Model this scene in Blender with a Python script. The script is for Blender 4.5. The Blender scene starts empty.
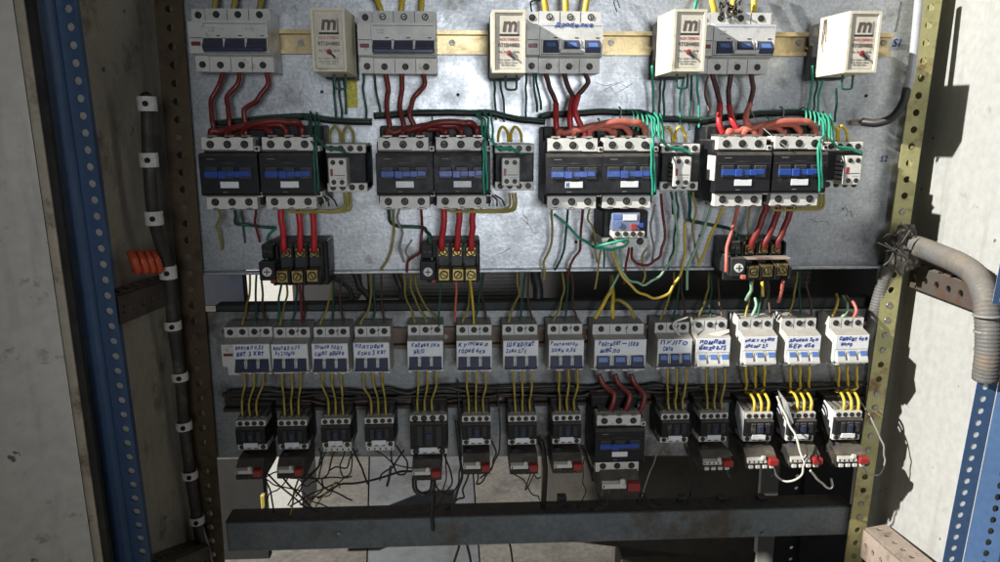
import bpy, math, random
from mathutils import Vector, Matrix
rnd = random.Random(11)
scene = bpy.context.scene
COL = scene.collection

# ------------------------------------------------------------------ camera
F = 704.0                       # focal length in photo pixels (photo is 1000 wide)
PITCH, YAW = math.radians(12.6), math.radians(2.75)
D, H = 1.064, 1.45              # camera distance from the mounting plate, eye height
CAM = Vector((0, -D, H))
FW = Vector((math.sin(YAW)*math.cos(PITCH), math.cos(YAW)*math.cos(PITCH), -math.sin(PITCH)))
RT = Vector((math.cos(YAW), -math.sin(YAW), 0))
UP = RT.cross(FW)

def P(px, py, d):
    """point of the plane d metres in front of the mounting plate"""
    r = FW + RT*((px-500)/F) + UP*((281-py)/F)
    return CAM + r*((-d - CAM.y)/r.y)

def PF(px, py, z):
    r = FW + RT*((px-500)/F) + UP*((281-py)/F)
    return CAM + r*((z-CAM.z)/r.z)

def Rc(x0, y0, x1, y1, d):
    a = P((x0+x1)/2, y0, d); b = P((x0+x1)/2, y1, d)
    l = P(x0, (y0+y1)/2, d); r = P(x1, (y0+y1)/2, d)
    return l.x, r.x, b.z, a.z

# ------------------------------------------------------------------ mesh builder
class MB:
    def __init__(s): s.v = []; s.f = []; s.sm = []
    def add(s, vs, fs, smooth=False):
        o = len(s.v); s.v += [tuple(v) for v in vs]
        s.f += [tuple(i+o for i in f) for f in fs]; s.sm += [smooth]*len(fs)
        return s
    def box(s, x0, x1, d0, d1, z0, z1, b=.0008):
        """box; d0 < d1 are distances in front of the plate"""
        return s.cbox(Vector(((x0+x1)/2, -(d0+d1)/2, (z0+z1)/2)), Vector((abs(x1-x0)/2, abs(d1-d0)/2, abs(z1-z0)/2)), b)
    def cbox(s, c, h, b=.0008, M=None):
        b = min(b, min(h)*.49)
        vs = []; idx = {}
        for sx in (-1, 1):
            for sy in (-1, 1):
                for sz in (-1, 1):
                    for k in range(3):
                        p = [sx*h[0], sy*h[1], sz*h[2]]
                        for j, sg in enumerate((sx, sy, sz)):
                            if j != k: p[j] -= sg*b
                        idx[(sx, sy, sz, k)] = len(vs)
                        q = Vector(p)
                        if M is not None: q = M @ q
                        vs.append(q + c)
        fs = []
        for k in range(3):
            o = [j for j in range(3) if j != k]
            for sg in (-1, 1):
                q = []
                for a, bb in ((-1, -1), (1, -1), (1, 1), (-1, 1)):
                    t = [0, 0, 0]; t[k] = sg; t[o[0]] = a; t[o[1]] = bb
                    q.append(idx[(*t, k)])
                if (sg > 0) != (k != 1): q.reverse()
                fs.append(q)
        for k in range(3):
            o = [j for j in range(3) if j != k]
            for a in (-1, 1):
                for bb in (-1, 1):
                    t0 = [0, 0, 0]; t1 = [0, 0, 0]
                    t0[k] = -1; t1[k] = 1
                    for t in (t0, t1): t[o[0]] = a; t[o[1]] = bb
                    q = [idx[(*t0, o[0])], idx[(*t1, o[0])], idx[(*t1, o[1])], idx[(*t0, o[1])]]
                    fs.append(s._fix(vs, q, c))
        for sx in (-1, 1):
            for sy in (-1, 1):
                for sz in (-1, 1):
                    fs.append(s._fix(vs, [idx[(sx, sy, sz, k)] for k in range(3)], c))
        fs = [s._fix(vs, list(f), c) for f in fs]
        return s.add(vs, fs)
    @staticmethod
    def _fix(vs, q, c):
        a, b, d = vs[q[0]], vs[q[1]], vs[q[2]]
        n = (b-a).cross(d-a)
        m = sum((vs[i] for i in q), Vector())/len(q)
        return q if n.dot(m-c) >= 0 else q[::-1]
    def prism(s, prof, x0, x1):
        """prof: (d, z) outline, extruded along x"""
        n = len(prof)
        vs = [(x0, -d, z) for d, z in prof] + [(x1, -d, z) for d, z in prof]
        ar = sum(prof[i][0]*prof[(i+1) % n][1]-prof[(i+1) % n][0]*prof[i][1] for i in range(n))
        fs = [tuple(range(n)), tuple(range(2*n-1, n-1, -1))] + [(i, i+n, (i+1) % n+n, (i+1) % n) for i in range(n)]
        if ar < 0: fs = [f[::-1] for f in fs]
        # (d grows towards -y): orientation flips once
        fs = [f[::-1] for f in fs]
        return s.add(vs, fs)
    def poly(s, pts, off):
        """flat outline pts (3-D) given thickness by vector off"""
        n = len(pts); off = Vector(off)
        vs = [Vector(p) for p in pts] + [Vector(p)+off for p in pts]
        fs = [tuple(range(n-1, -1, -1)), tuple(range(n, 2*n))] + [(i, (i+1) % n, (i+1) % n+n, i+n) for i in range(n)]
        nn = (vs[1]-vs[0]).cross(vs[2]-vs[1])
        if nn.dot(off) < 0: fs = [f[::-1] for f in fs]
        return s.add(vs, fs)
    def cyl(s, c, ax, r, h, seg=14, r2=None):
        c = Vector(c); ax = Vector(ax).normalized(); r2 = r if r2 is None else r2
        u = ax.orthogonal().normalized(); w = ax.cross(u)
        vs = []
        for rr, t in ((r, 0), (r2, h)):
            for i in range(seg):
                a = 2*math.pi*i/seg
                vs.append(c+ax*t+u*(rr*math.cos(a))+w*(rr*math.sin(a)))
        s.add(vs, [tuple(range(seg-1, -1, -1)), tuple(range(seg, 2*seg))])
        o = len(s.v)-2*seg
        for i in range(seg):
            j = (i+1) % seg
            s.f.append((o+i, o+j, o+j+seg, o+i+seg)); s.sm.append(True)
        return s
    def tube(s, pts, r, seg=8, res=6, taper=None):
        pts = [Vector(p) for p in pts]
        if len(pts) > 2:
            out = []
            q = [pts[0]*2-pts[1]] + pts + [pts[-1]*2-pts[-2]]
            for i in range(1, len(q)-2):
                a, b, c, e = q[i-1:i+3]
                for k in range(res):
                    t = k/res
                    out.append(.5*((2*b)+(c-a)*t+(2*a-5*b+4*c-e)*t*t+(3*b-a-3*c+e)*t**3))
            out.append(pts[-1])
        else: out = pts
        n = len(out); T = []
        for i in range(n):
            T.append((out[min(i+1, n-1)]-out[max(i-1, 0)]).normalized())
        u = T[0].orthogonal().normalized()
        o = len(s.v)
        for i in range(n):
            u = (u-T[i]*u.dot(T[i]))
            if u.length < 1e-6: u = T[i].orthogonal()
            u.normalize(); w = T[i].cross(u)
            rr = r(i/(n-1)) if callable(r) else r
            for k in range(seg):
                a = 2*math.pi*k/seg
                s.v.append(tuple(out[i]+u*(rr*math.cos(a))+w*(rr*math.sin(a))))
        for i in range(n-1):
            for k in range(seg):
                j = (k+1) % seg
                s.f.append((o+i*seg+k, o+i*seg+j, o+(i+1)*seg+j, o+(i+1)*seg+k)); s.sm.append(True)
        s.f.append(tuple(o+k for k in range(seg-1, -1, -1))); s.sm.append(False)
        s.f.append(tuple(o+(n-1)*seg+k for k in range(seg))); s.sm.append(False)
        return s
    def perf(s, A, B, W, thick, pitch, r, sl=1.0, start=.5, seg=14):
        """strip from A to B, full width vector W, drilled with a row of holes; thickness against the normal"""
        A = Vector(A); B = Vector(B); W = Vector(W)
        L = (B-A).length; ax = (B-A)/L; wd = W.length; wn = W/wd
        N = ax.cross(wn).normalized()
        if N.y > 0: N = -N
        n = max(1, int(L/pitch)); p = L/n
        for i in range(n):
            cc = A+ax*(p*(i+.5))+W*start
            hw0, hw1 = wd*start, wd*(1-start)
            inner = []; outer = []
            for k in range(seg):
                a = 2*math.pi*(k+.5)/seg; ca, sa = math.cos(a), math.sin(a)
                inner.append(cc+ax*(r*sl*ca)+wn*(r*sa))
                tx = (p/2)/abs(ca) if abs(ca) > 1e-6 else 1e9
                ty = (hw1 if sa > 0 else hw0)/abs(sa) if abs(sa) > 1e-6 else 1e9
                t = min(tx, ty)
                outer.append(cc+ax*(t*ca)+wn*(t*sa))
            # snap the nearest perimeter points to the cell corners
            for ea in (-1, 1):
                for ew, hh in ((-1, hw0), (1, hw1)):
                    cn = cc+ax*(ea*p/2)+wn*(ew*hh)
                    k = min(range(seg), key=lambda q: (outer[q]-cn).length)
                    outer[k] = cn
            back = [v-N*thick for v in inner]; bo = [v-N*thick for v in outer]
            vs = inner+outer+back+bo
            fs = []
            for k in range(seg):
                j = (k+1) % seg
                fs += [(k, k+seg, j+seg, j), (k+2*seg, j+2*seg, j+3*seg, k+3*seg), (k, j, j+2*seg, k+2*seg), (k+seg, k+3*seg, j+3*seg, j+seg)]
            q = fs[0]
            if (vs[q[1]]-vs[q[0]]).cross(vs[q[2]]-vs[q[0]]).dot(N) < 0: fs = [f[::-1] for f in fs]
            s.add(vs, fs)
        return s
    def build(s, name, m, parent=None, loc=None):
        me = bpy.data.meshes.new(name)
        me.from_pydata(s.v, [], s.f)
        me.polygons.foreach_set('use_smooth', s.sm)
        me.materials.append(m); me.update()
        o = bpy.data.objects.new(name, me); COL.objects.link(o)
        if parent is not None: o.parent = parent
        if loc is not None: o.location = loc
        return o

def tag(o, label, cat, group=None, kind=None):
    if label: o['label'] = label
    if cat: o['category'] = cat
    if group: o['group'] = group
    if kind: o['kind'] = kind
    return o
def empty(name, loc=(0, 0, 0)):
    o = bpy.data.objects.new(name, None); COL.objects.link(o); o.location = loc; o.empty_display_size = .02
    return o
def copy_tree(o, parent=None):
    c = o.copy(); COL.objects.link(c)
    if parent is not None: c.parent = parent
    for ch in list(o.children): copy_tree(ch, c)
    return c

# ------------------------------------------------------------------ materials
def lin(c):
    return tuple((x/12.92 if x <= .04045 else ((x+.055)/1.055)**2.4) for x in c)
MATS = {}
def mat(name, col, rough=.5, metal=0., var=.25, scale=60, dust=0., bump=.05, stain=None, stain_amt=.0, stain_scale=25, spec=.5, fine=.12):
    """procedural: uneven colour, grime blotches, settled dust, mottled gloss"""
    if name in MATS: return MATS[name]
    m = bpy.data.materials.new(name); m.use_nodes = True
    nt = m.node_tree; N = nt.nodes; L = nt.links
    for n in list(N): N.remove(n)
    out = N.new('ShaderNodeOutputMaterial'); bs = N.new('ShaderNodeBsdfPrincipled')
    L.new(bs.outputs[0], out.inputs[0])
    tc = N.new('ShaderNodeTexCoord'); oi = N.new('ShaderNodeObjectInfo')
    mul = N.new('ShaderNodeMath'); mul.operation = 'MULTIPLY'; mul.inputs[1].default_value = 37.
    L.new(oi.outputs['Random'], mul.inputs[0])
    ad = N.new('ShaderNodeVectorMath'); ad.operation = 'ADD'
    L.new(tc.outputs['Object'], ad.inputs[0]); L.new(mul.outputs[0], ad.inputs[1])
    def noise(sc, det=5, ro=.6):
        n = N.new('ShaderNodeTexNoise'); n.inputs['Scale'].default_value = sc; n.inputs['Detail'].default_value = det
        n.inputs['Roughness'].default_value = ro; L.new(ad.outputs[0], n.inputs['Vector']); return n
    def ramp(src, p0, c0, p1, c1):
        r = N.new('ShaderNodeValToRGB'); r.color_ramp.elements[0].position = p0; r.color_ramp.elements[1].position = p1
        r.color_ramp.elements[0].color = (*c0, 1) if len(c0) == 3 else c0
        r.color_ramp.elements[1].color = (*c1, 1) if len(c1) == 3 else c1
        L.new(src, r.inputs[0]); return r
    def mix(a, b, fac, mode='MIX'):
        x = N.new('ShaderNodeMix'); x.data_type = 'RGBA'; x.blend_type = mode
        for sk, val in ((x.inputs['Factor'], fac), (x.inputs['A'], a), (x.inputs['B'], b)):
            if hasattr(val, 'is_output'): L.new(val, sk)
            elif isinstance(val, (int, float)): sk.default_value = val
            else: sk.default_value = (*val, 1)
        return x.outputs['Result']
    n1 = noise(scale)
    lo = 1-var
    r1 = ramp(n1.outputs['Fac'], .3, (lo, lo, lo), .68, (1, 1, 1))
    c = mix(col, r1.outputs[0], 1., 'MULTIPLY')
    n2 = noise(scale*9, 3)
    r2 = ramp(n2.outputs['Fac'], .35, (1-fine,)*3, .65, (1, 1, 1))
    c = mix(c, r2.outputs[0], 1., 'MULTIPLY')
    if 'galvanised' in name:
        vo = N.new('ShaderNodeTexVoronoi'); vo.inputs['Scale'].default_value = 260; L.new(ad.outputs[0], vo.inputs['Vector'])
        rv = ramp(vo.outputs['Color'], .2, (.86,)*3, .8, (1, 1, 1)); c = mix(c, rv.outputs[0], 1., 'MULTIPLY')
        mp = N.new('ShaderNodeMapping'); mp.inputs['Scale'].default_value = (9, 9, 160); mp.inputs['Rotation'].default_value = (0, .35, 0); L.new(tc.outputs['Object'], mp.inputs[0])
        ns = N.new('ShaderNodeTexNoise'); ns.inputs['Scale'].default_value = 3; ns.inputs['Detail'].default_value = 6; L.new(mp.outputs[0], ns.inputs['Vector'])
        rs = ramp(ns.outputs['Fac'], .35, (.88,)*3, .6, (1, 1, 1)); c = mix(c, rs.outputs[0], 1., 'MULTIPLY')
    if stain is not None:
        n3 = noise(stain_scale, 8, .7)
        r3 = ramp(n3.outputs['Fac'], .62-.25*stain_amt, (0, 0, 0), .74-.2*stain_amt, (1, 1, 1))
        c = mix(c, stain, r3.outputs[0])
    if dust > 0:
        ge = N.new('ShaderNodeNewGeometry'); sp = N.new('ShaderNodeSeparateXYZ'); L.new(ge.outputs['Normal'], sp.inputs[0])
        r4 = ramp(sp.outputs['Z'], .25, (0, 0, 0), .9, (dust,)*3)
        n4 = noise(90, 4); m4 = N.new('ShaderNodeMath'); m4.operation = 'MULTIPLY'
        r5 = ramp(n4.outputs['Fac'], .25, (.45,)*3, .6, (1, 1, 1))
        L.new(r4.outputs[0], m4.inputs[0]); L.new(r5.outputs[0], m4.inputs[1])
        c = mix(c, (.25, .215, .17), m4.outputs[0])
    if 'sheet' in name and 'galv' not in name or 'door' in name:
        n6 = noise(34, 3, .5); r6 = ramp(n6.outputs['Fac'], .715, (0, 0, 0), .735, (.85,)*3); c = mix(c, (.06, .045, .032), r6.outputs[0])
        mp = N.new('ShaderNodeMapping'); mp.inputs['Scale'].default_value = (14, 14, 1.6); L.new(ad.outputs[0], mp.inputs[0])
        n7 = N.new('ShaderNodeTexNoise'); n7.inputs['Scale'].default_value = 3; n7.inputs['Detail'].default_value = 5; L.new(mp.outputs[0], n7.inputs['Vector'])
        r7 = ramp(n7.outputs['Fac'], .56, (0, 0, 0), .75, (.38,)*3); c = mix(c, (.16, .13, .10), r7.outputs[0])
    L.new(c, bs.inputs['Base Color'])
    rr = ramp(n1.outputs['Fac'], .3, (min(1, rough*1.25),)*3, .7, (rough*.8,)*3)
    L.new(rr.outputs[0], bs.inputs['Roughness'])
    bs.inputs['Metallic'].default_value = metal
    bs.inputs['Specular IOR Level'].default_value = spec
    if bump > 0:
        b = N.new('ShaderNodeBump'); b.inputs['Strength'].default_value = bump; b.inputs['Distance'].default_value = .002
        L.new(n2.outputs['Fac'], b.inputs['Height']); L.new(b.outputs[0], bs.inputs['Normal'])
    MATS[name] = m
    return m

GRIME = (.035, .03, .022)
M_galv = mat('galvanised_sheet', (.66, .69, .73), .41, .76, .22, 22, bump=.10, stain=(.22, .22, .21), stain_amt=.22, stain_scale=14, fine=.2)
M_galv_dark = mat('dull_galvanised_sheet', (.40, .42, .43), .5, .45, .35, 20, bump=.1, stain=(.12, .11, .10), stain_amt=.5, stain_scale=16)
M_bar = mat('grey_painted_steel', (.17, .20, .22), .55, 0, .25, 18, bump=.08, stain=(.085, .07, .055), stain_amt=.45, stain_scale=12, fine=.25)
M_white = mat('white_plastic', (.66, .65, .61), .42, 0, .16, 45, dust=.5, stain=(.30, .27, .22), stain_amt=.18, stain_scale=60)
M_mcb = mat('grey_white_plastic', (.62, .62, .60), .42, 0, .15, 45, dust=.65, stain=(.28, .25, .21), stain_amt=.15, stain_scale=60)
M_paper = mat('white_label', (.74, .76, .78), .55, 0, .10, 60, stain=(.42, .40, .36), stain_amt=.12, stain_scale=70)
M_cream = mat('cream_plastic', (.70, .66, .52), .4, 0, .10, 30, dust=.3, stain=(.33, .28, .19), stain_amt=.16, stain_scale=34)
M_black = mat('black_plastic', (.013, .013, .016), .5, 0, .3, 60, dust=.38, bump=.04, stain=(.040, .036, .028), stain_amt=.15, stain_scale=50, spec=.28)
M_dark = mat('charcoal_plastic', (.019, .020, .024), .5, 0, .3, 60, dust=.35, stain=(.075, .065, .05), stain_amt=.2, stain_scale=40)
M_brownblk = mat('dusty_dark_plastic', (.024, .022, .019), .6, 0, .3, 50, dust=.36, stain=(.10, .085, .06), stain_amt=.3, stain_scale=40)
M_navy = mat('navy_toggle_plastic', (.022, .032, .085), .4, 0, .2, 60, dust=.25)
M_bluel = mat('blue_toggle_mark', (.10, .20, .50), .4, 0, .2, 60)
M_blue = mat('blue_indicator_plastic', (.026, .085, .40), .35, 0, .35, 140, fine=.3)
M_hole = mat('dark_recess', (.008, .008, .008), .7, 0, .2, 60, bump=0)
M_dscrew = mat('grimy_screw', (.075, .068, .058), .5, .6, .4, 160)
M_screw = mat('steel_screw', (.34, .33, .30), .42, .8, .4, 160, stain=(.08, .06, .04), stain_amt=.4, stain_scale=200)
M_brass = mat('brass_terminal', (.62, .47, .17), .32, .9, .35, 150, stain=(.10, .07, .03), stain_amt=.35, stain_scale=140)
M_red = mat('red_plastic', (.33, .028, .024), .4, 0, .2, 80)
M_dred = mat('dark_red_plastic', (.20, .02, .02), .4, 0, .2, 80)
M_wmar = mat('shaded_maroon_insulation', (.085, .026, .022), .5, 0, .35, 40, dust=.2, bump=.03)
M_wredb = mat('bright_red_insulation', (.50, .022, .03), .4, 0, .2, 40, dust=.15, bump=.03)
M_wred = mat('red_insulation', (.20, .021, .020), .42, 0, .3, 40, dust=.25, stain=(.13, .02, .018), stain_amt=.25, stain_scale=40, bump=.03)
M_wpink = mat('sunlit_red_insulation', (.56, .14, .10), .5, 0, .25, 40, dust=.3, bump=.03)  # red as it looks in sun, light put into the colour
M_wyel = mat('yellow_insulation', (.66, .48, .045), .4, 0, .25, 40, dust=.15, bump=.03)
M_wyel_shade = mat('shaded_yellow_insulation', (.46, .345, .045), .45, 0, .3, 40, dust=.3, bump=.03)  # yellow dimmed to carry the shade between the small rows
M_woliv = mat('dirty_yellow_insulation', (.36, .30, .06), .5, 0, .3, 40, dust=.2, bump=.03)
M_wgrn = mat('green_insulation', (.03, .36, .23), .4, 0, .25, 40, dust=.1, bump=.03)
M_wgrnd = mat('dark_green_insulation', (.014, .10, .07), .45, 0, .3, 40, dust=.15, bump=.03)
M_wpale = mat('pale_green_insulation', (.30, .52, .35), .45, 0, .25, 40, bump=.03)
M_wdust = mat('dusty_black_sleeve', (.045, .041, .035), .6, 0, .4, 30, dust=.2, bump=.05, stain=(.09, .08, .065), stain_amt=.25, stain_scale=30)
M_wblk = mat('black_insulation', (.018, .018, .018), .5, 0, .3, 40, dust=.2, bump=.03)
M_wbrn = mat('brown_insulation', (.09, .045, .03), .5, 0, .3, 40, dust=.2, bump=.03)
M_wwht = mat('white_insulation', (.58, .57, .52), .45, 0, .2, 40, bump=.03)
M_wgry = mat('grey_insulation', (.28, .28, .27), .5, 0, .2, 40, bump=.03)
M_zinc = mat('yellow_passivated_steel', (.66, .53, .30), .34, .75, .3, 35, bump=.05, stain=(.2, .15, .08), stain_amt=.2, stain_scale=30)
M_grimy = mat('grimy_rail_steel', (.07, .06, .05), .5, .4, .5, 30, stain=(.25, .22, .18), stain_amt=.2, stain_scale=30)
M_copper = mat('rusty_rail_steel', (.17, .125, .095), .5, .4, .35, 30, stain=(.09, .05, .03), stain_amt=.4)
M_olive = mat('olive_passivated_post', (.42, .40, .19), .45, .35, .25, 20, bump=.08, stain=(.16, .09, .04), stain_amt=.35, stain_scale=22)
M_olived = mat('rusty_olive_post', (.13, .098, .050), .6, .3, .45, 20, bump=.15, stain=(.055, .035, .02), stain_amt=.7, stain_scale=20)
M_bluep = mat('blue_painted_steel', (.058, .115, .235), .42, 0, .16, 12, bump=.05, stain=(.05, .09, .18), stain_amt=.2, stain_scale=18)
M_wallr = mat('white_painted_sheet', (.41, .415, .405), .5, 0, .10, 9, bump=.04, stain=(.28, .25, .21), stain_amt=.06, stain_scale=26)
M_walll = mat('beige_painted_sheet', (.50, .46, .38), .55, 0, .22, 9, bump=.05, stain=(.20, .17, .13), stain_amt=.3, stain_scale=16)
M_holeback = mat('pale_hole_backing', (.50, .48, .44), .6, 0, .25, 60)
M_door = mat('pale_door_paint', (.76, .74, .70), .5, 0, .16, 8, bump=.05, stain=(.20, .18, .15), stain_amt=.1, stain_scale=30)
M_trim = mat('cream_edge_trim', (.55, .50, .40), .5, 0, .2, 14, stain=(.2, .14, .09), stain_amt=.3)
M_rubber = mat('black_rubber', (.012, .012, .012), .65, 0, .2, 30)
M_rust = mat('rusty_angle_steel', (.095, .080, .070), .7, .2, .4, 26, bump=.2, stain=(.09, .045, .028), stain_amt=.5, stain_scale=30, dust=.3)
M_rustpale = mat('dusty_pink_angle_steel', (.42, .34, .29), .65, .1, .3, 26, bump=.15, stain=(.15, .09, .06), stain_amt=.35, stain_scale=30, dust=.3)
M_cond = mat('grey_conduit_plastic', (.135, .132, .130), .65, 0, .4, 30, bump=.25, stain=(.16, .13, .10), stain_amt=.45, stain_scale=26, dust=.5)
M_conds = mat('smooth_grey_conduit', (.42, .43, .46), .38, 0, .2, 22, stain=(.2, .19, .17), stain_amt=.25)
M_pink = mat('blue_grey_relay_face', (.20, .24, .36), .4, 0, .35, 60, bump=0)
M_ink = mat('blue_ink', (.015, .05, .33), .6, 0, .3, 200, bump=0)
M_bink = mat('black_ink', (.03, .03, .035), .6, 0, .3, 200, bump=0)
M_fink = mat('faded_brown_ink', (.13, .10, .085), .6, 0, .4, 300, bump=0)
M_clabel = mat('yellowed_label', (.66, .62, .53), .5, 0, .2, 80, stain=(.40, .33, .24), stain_amt=.3, stain_scale=60)
M_rink = mat('red_ink', (.55, .10, .12), .6, 0, .2, 200, bump=0)
M_pinkp = mat('orange_red_sleeve', (.62, .09, .03), .45, 0, .25, 40)
M_conc = mat('pale_concrete', (.17, .16, .145), .8, 0, .4, 6, bump=.2, stain=(.07, .065, .058), stain_amt=.4, stain_scale=9, fine=.3)
M_slab2 = mat('bluish_slab', (.13, .137, .148), .8, 0, .4, 6, bump=.2, stain=(.06, .058, .055), stain_amt=.4, stain_scale=8)
M_board = mat('dark_brown_board', (.075, .068, .058), .65, 0, .3, 8, bump=.08, stain=(.04, .035, .03), stain_amt=.3)
M_navyp = mat('navy_painted_post', (.006, .009, .022), .5, 0, .3, 12)
M_backp = mat('dark_rear_panel', (.03, .03, .03), .6, 0, .3, 8)
M_rib = mat('ribbed_grey_plastic', (.20, .195, .185), .55, 0, .3, 20, dust=.3)
M_whitebox = mat('white_panel', (.46, .46, .44), .6, 0, .1, 14)
M_yrefl = mat('yellow_reflection_paint', (.92, .84, .10), .5, 0, .45, 240, stain=(.30, .28, .08), stain_amt=.35, stain_scale=220, fine=.35)

# ------------------------------------------------------------------ text to mesh
def text(body, size, m, name, parent, x, z, d, w=None, h=None, shear=0., bold=.0, jitter=0., rot=0.):
    """lettering lying d in front of the plate, centred on x, z; fitted to width w / height h"""
    vs = []; fs = []; adv = 0.
    chunks = [(c) for c in body] if jitter else [body]
    dg = None
    for ch in chunks:
        if ch == ' ': adv += .32; continue
        cu = bpy.data.curves.new('t', 'FONT'); cu.body = ch; cu.size = 1; cu.shear = shear; cu.offset = bold
        cu.resolution_u = 2; cu.extrude = .004
        ob = bpy.data.objects.new('t', cu); COL.objects.link(ob)
        dg = bpy.context.evaluated_depsgraph_get()
        me = bpy.data.meshes.new_from_object(ob.evaluated_get(dg))
        if len(me.vertices):
            xs = [v.co.x for v in me.vertices]; x0, x1 = min(xs), max(xs)
            o = len(vs); jy = rnd.uniform(-1, 1)*jitter; jr = rnd.uniform(-1, 1)*jitter*.9; sc = 1+rnd.uniform(-1, 1)*jitter
            for v in me.vertices:
                px, py = v.co.x-x0, v.co.y*sc
                vs.append((adv+px-py*jr, py+jy, v.co.z))
            fs += [tuple(i+o for i in p.vertices) for p in me.polygons]
            adv += (x1-x0)+(.05 if jitter else 0)
        bpy.data.objects.remove(ob); bpy.data.meshes.remove(me); bpy.data.curves.remove(cu)
    if not vs: return None
    x0 = min(v[0] for v in vs); x1 = max(v[0] for v in vs); y0 = min(v[1] for v in vs); y1 = max(v[1] for v in vs)
    sx = sy = size
    if w: sx = w/(x1-x0)
    if h: sy = h/(y1-y0)
    elif w: sy = min(size, sx*1.3)
    b = MB(); cr, sr = math.cos(rot), math.sin(rot)
    pts = []
    for v in vs:
        ax, az = (v[0]-(x0+x1)/2)*sx, (v[1]-(y0+y1)/2)*sy
        pts.append((x+ax*cr-az*sr, -d-v[2]*.02-.00015, z+ax*sr+az*cr))
    b.add(pts, fs)
    return b.build(name, m, parent)

ORD = ['first', 'second', 'third', 'fourth', 'fifth', 'sixth', 'seventh', 'eighth', 'ninth', 'tenth', 'eleventh', 'twelfth', 'thirteenth', 'fourteenth']

# ================================================================== SETTING / CABINET
zf = 0.0
b = MB(); b.add([(-6, -4, 0), (6, -4, 0), (6, 8, 0), (-6, 8, 0)], [(0, 1, 2, 3)])
tag(b.build('floor', M_conc), None, None, kind='structure')

def sheet(name, m, x0, y0, x1, y1, d0, d1, label, cat):
    X0, X1, Z0, Z1 = Rc(x0, y0, x1, y1, d1)
    return tag(MB().box(X0, X1, d0, d1, Z0, Z1, .001).build(name, m), label, cat)

# upper and lower mounting plates -------------------------------------------------
b = MB()
TL, TR, BL, BR = P(172, -40, 0), P(925, -40, 0), P(201, 270, 0), P(893, 268, 0)
b.poly([TL, TR, BR, BL], (0, .003, 0))
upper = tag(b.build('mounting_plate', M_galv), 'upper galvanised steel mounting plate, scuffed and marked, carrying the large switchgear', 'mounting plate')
bl, br = BL, BR
MB().box(bl.x, br.x, .0005, .012, bl.z-.006, bl.z-.001, .001).build('folded_edge', M_galv, upper)
b = MB()
TL2, TR2, BL2, BR2 = P(204, 312, 0), P(872, 309, 0), P(206, 457, 0), P(862, 455, 0)
b.poly([TL2, TR2, BR2, BL2], (0, .003, 0))
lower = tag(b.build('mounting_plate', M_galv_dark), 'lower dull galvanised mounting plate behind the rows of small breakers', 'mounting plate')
def plate_line(pts, r=.0006, m=M_bink, name='marker_line'):
    return MB().tube([P(x, y, .0004) for x, y in pts], r, 5, 4).build(name, m, upper)
plate_line([(901, 2), (897, 24), (895, 32)])
plate_line([(617, 12), (614, 2), (619, -4)]); plate_line([(620, 8), (617, 0)])
for q in ([(595, 82), (606, 86), (618, 83), (628, 88)], [(603, 91), (610, 87), (622, 82)], [(612, 88), (616, 93), (632, 84)],
          [(521, 218), (530, 226), (533, 233), (539, 232)],
          [(524, 206), (523, 214), (528, 220), (526, 226)], [(497, 255), (504, 252), (510, 248)], [(507, 232), (509, 236)],
          [(810, 219), (817, 222), (826, 221), (830, 225)], [(850, 210), (853, 218)], [(845, 206), (848, 212), (846, 216)],
          [(294, 5), (297, 12)], [(298, 86), (300, 94), (302, 88)], [(428, 216), (437, 219), (441, 222)]):
    plate_line(q, .00028)
for x, y, w, h in ((352, 91, 11, 34), (804, 86, 0, 0)):
    if w:
        X0, X1, Z0, Z1 = Rc(x-w/2, y-h/2, x+w/2, y+h/2, 0)
        MB().box(X0, X1, .0003, .0008, Z0, Z1, .0001).build('yellow_reflection', M_yrefl, upper)  # yellow reflection on the plate, painted as a flat patch
for t, x, y, s in (('S1', 897, 43, .013), ('S2', 884, 159, .011)):
    p = P(x, y, .0005); text(t, s, M_ink, 'handwriting', upper, p.x, p.z, .0005, w=s, h=s*.9, shear=.2, bold=.012, jitter=.05)
for x, y in ((576, 242), (458, 95), (322, 92), (843, 209), (866, 96), (505, 40), (392, 113), (700, 236)):
    p = P(x, y, 0); MB().cyl(p, (0, -1, 0), .0024, .0009, 10).build('rivet', M_hole if x % 2 == 0 else M_screw, upper)

# DIN rails ------------------------------------------------------------------------
def rail(x0, x1, yt, yb, d, m, label, slots=()):
    r = empty('din_rail')
    A = Rc(x0, yt, x1, yb, d); z0, z1 = A[2], A[3]; X0, X1 = A[0], A[1]; h = z1-z0
    pr = [(.0005, z0+h*.14), (d-.002, z0+h*.14), (d-.002, z0), (d, z0), (d, z0+h*.17), (.002, z0+h*.17+.001), (.002, z1-h*.17-.001), (d, z1-h*.17), (d, z1), (d-.002, z1), (d-.002, z1-h*.14), (.0005, z1-h*.14)]
    r.location = ((X0+X1)/2, 0, (z0+z1)/2)
    pr = [(a, c-r.location.z) for a, c in pr]
    MB().prism(pr, X0-r.location.x, X1-r.location.x).build('channel', m, r)
    for sx in slots:
        p = P(sx, (yt+yb)/2, .003)
        MB().cyl((p.x-r.location.x, -.002, p.z-r.location.z), (0, -1, 0), .0045, .002, 12).build('screw', M_screw, r)
    return tag(r, label, 'rail')
rail(205, 893, 31, 55, .012, M_zinc, 'long yellow zinc rail carrying the top row of breakers', (301, 452, 611, 799, 884))
rail(222, 868, 326, 347, .012, M_copper, 'brownish rail behind the lower row of white breakers', (445, 588))
rail(222, 866, 388, 406, .012, M_grimy, 'grimy rail behind the row of small contactors', (400, 500))

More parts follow.
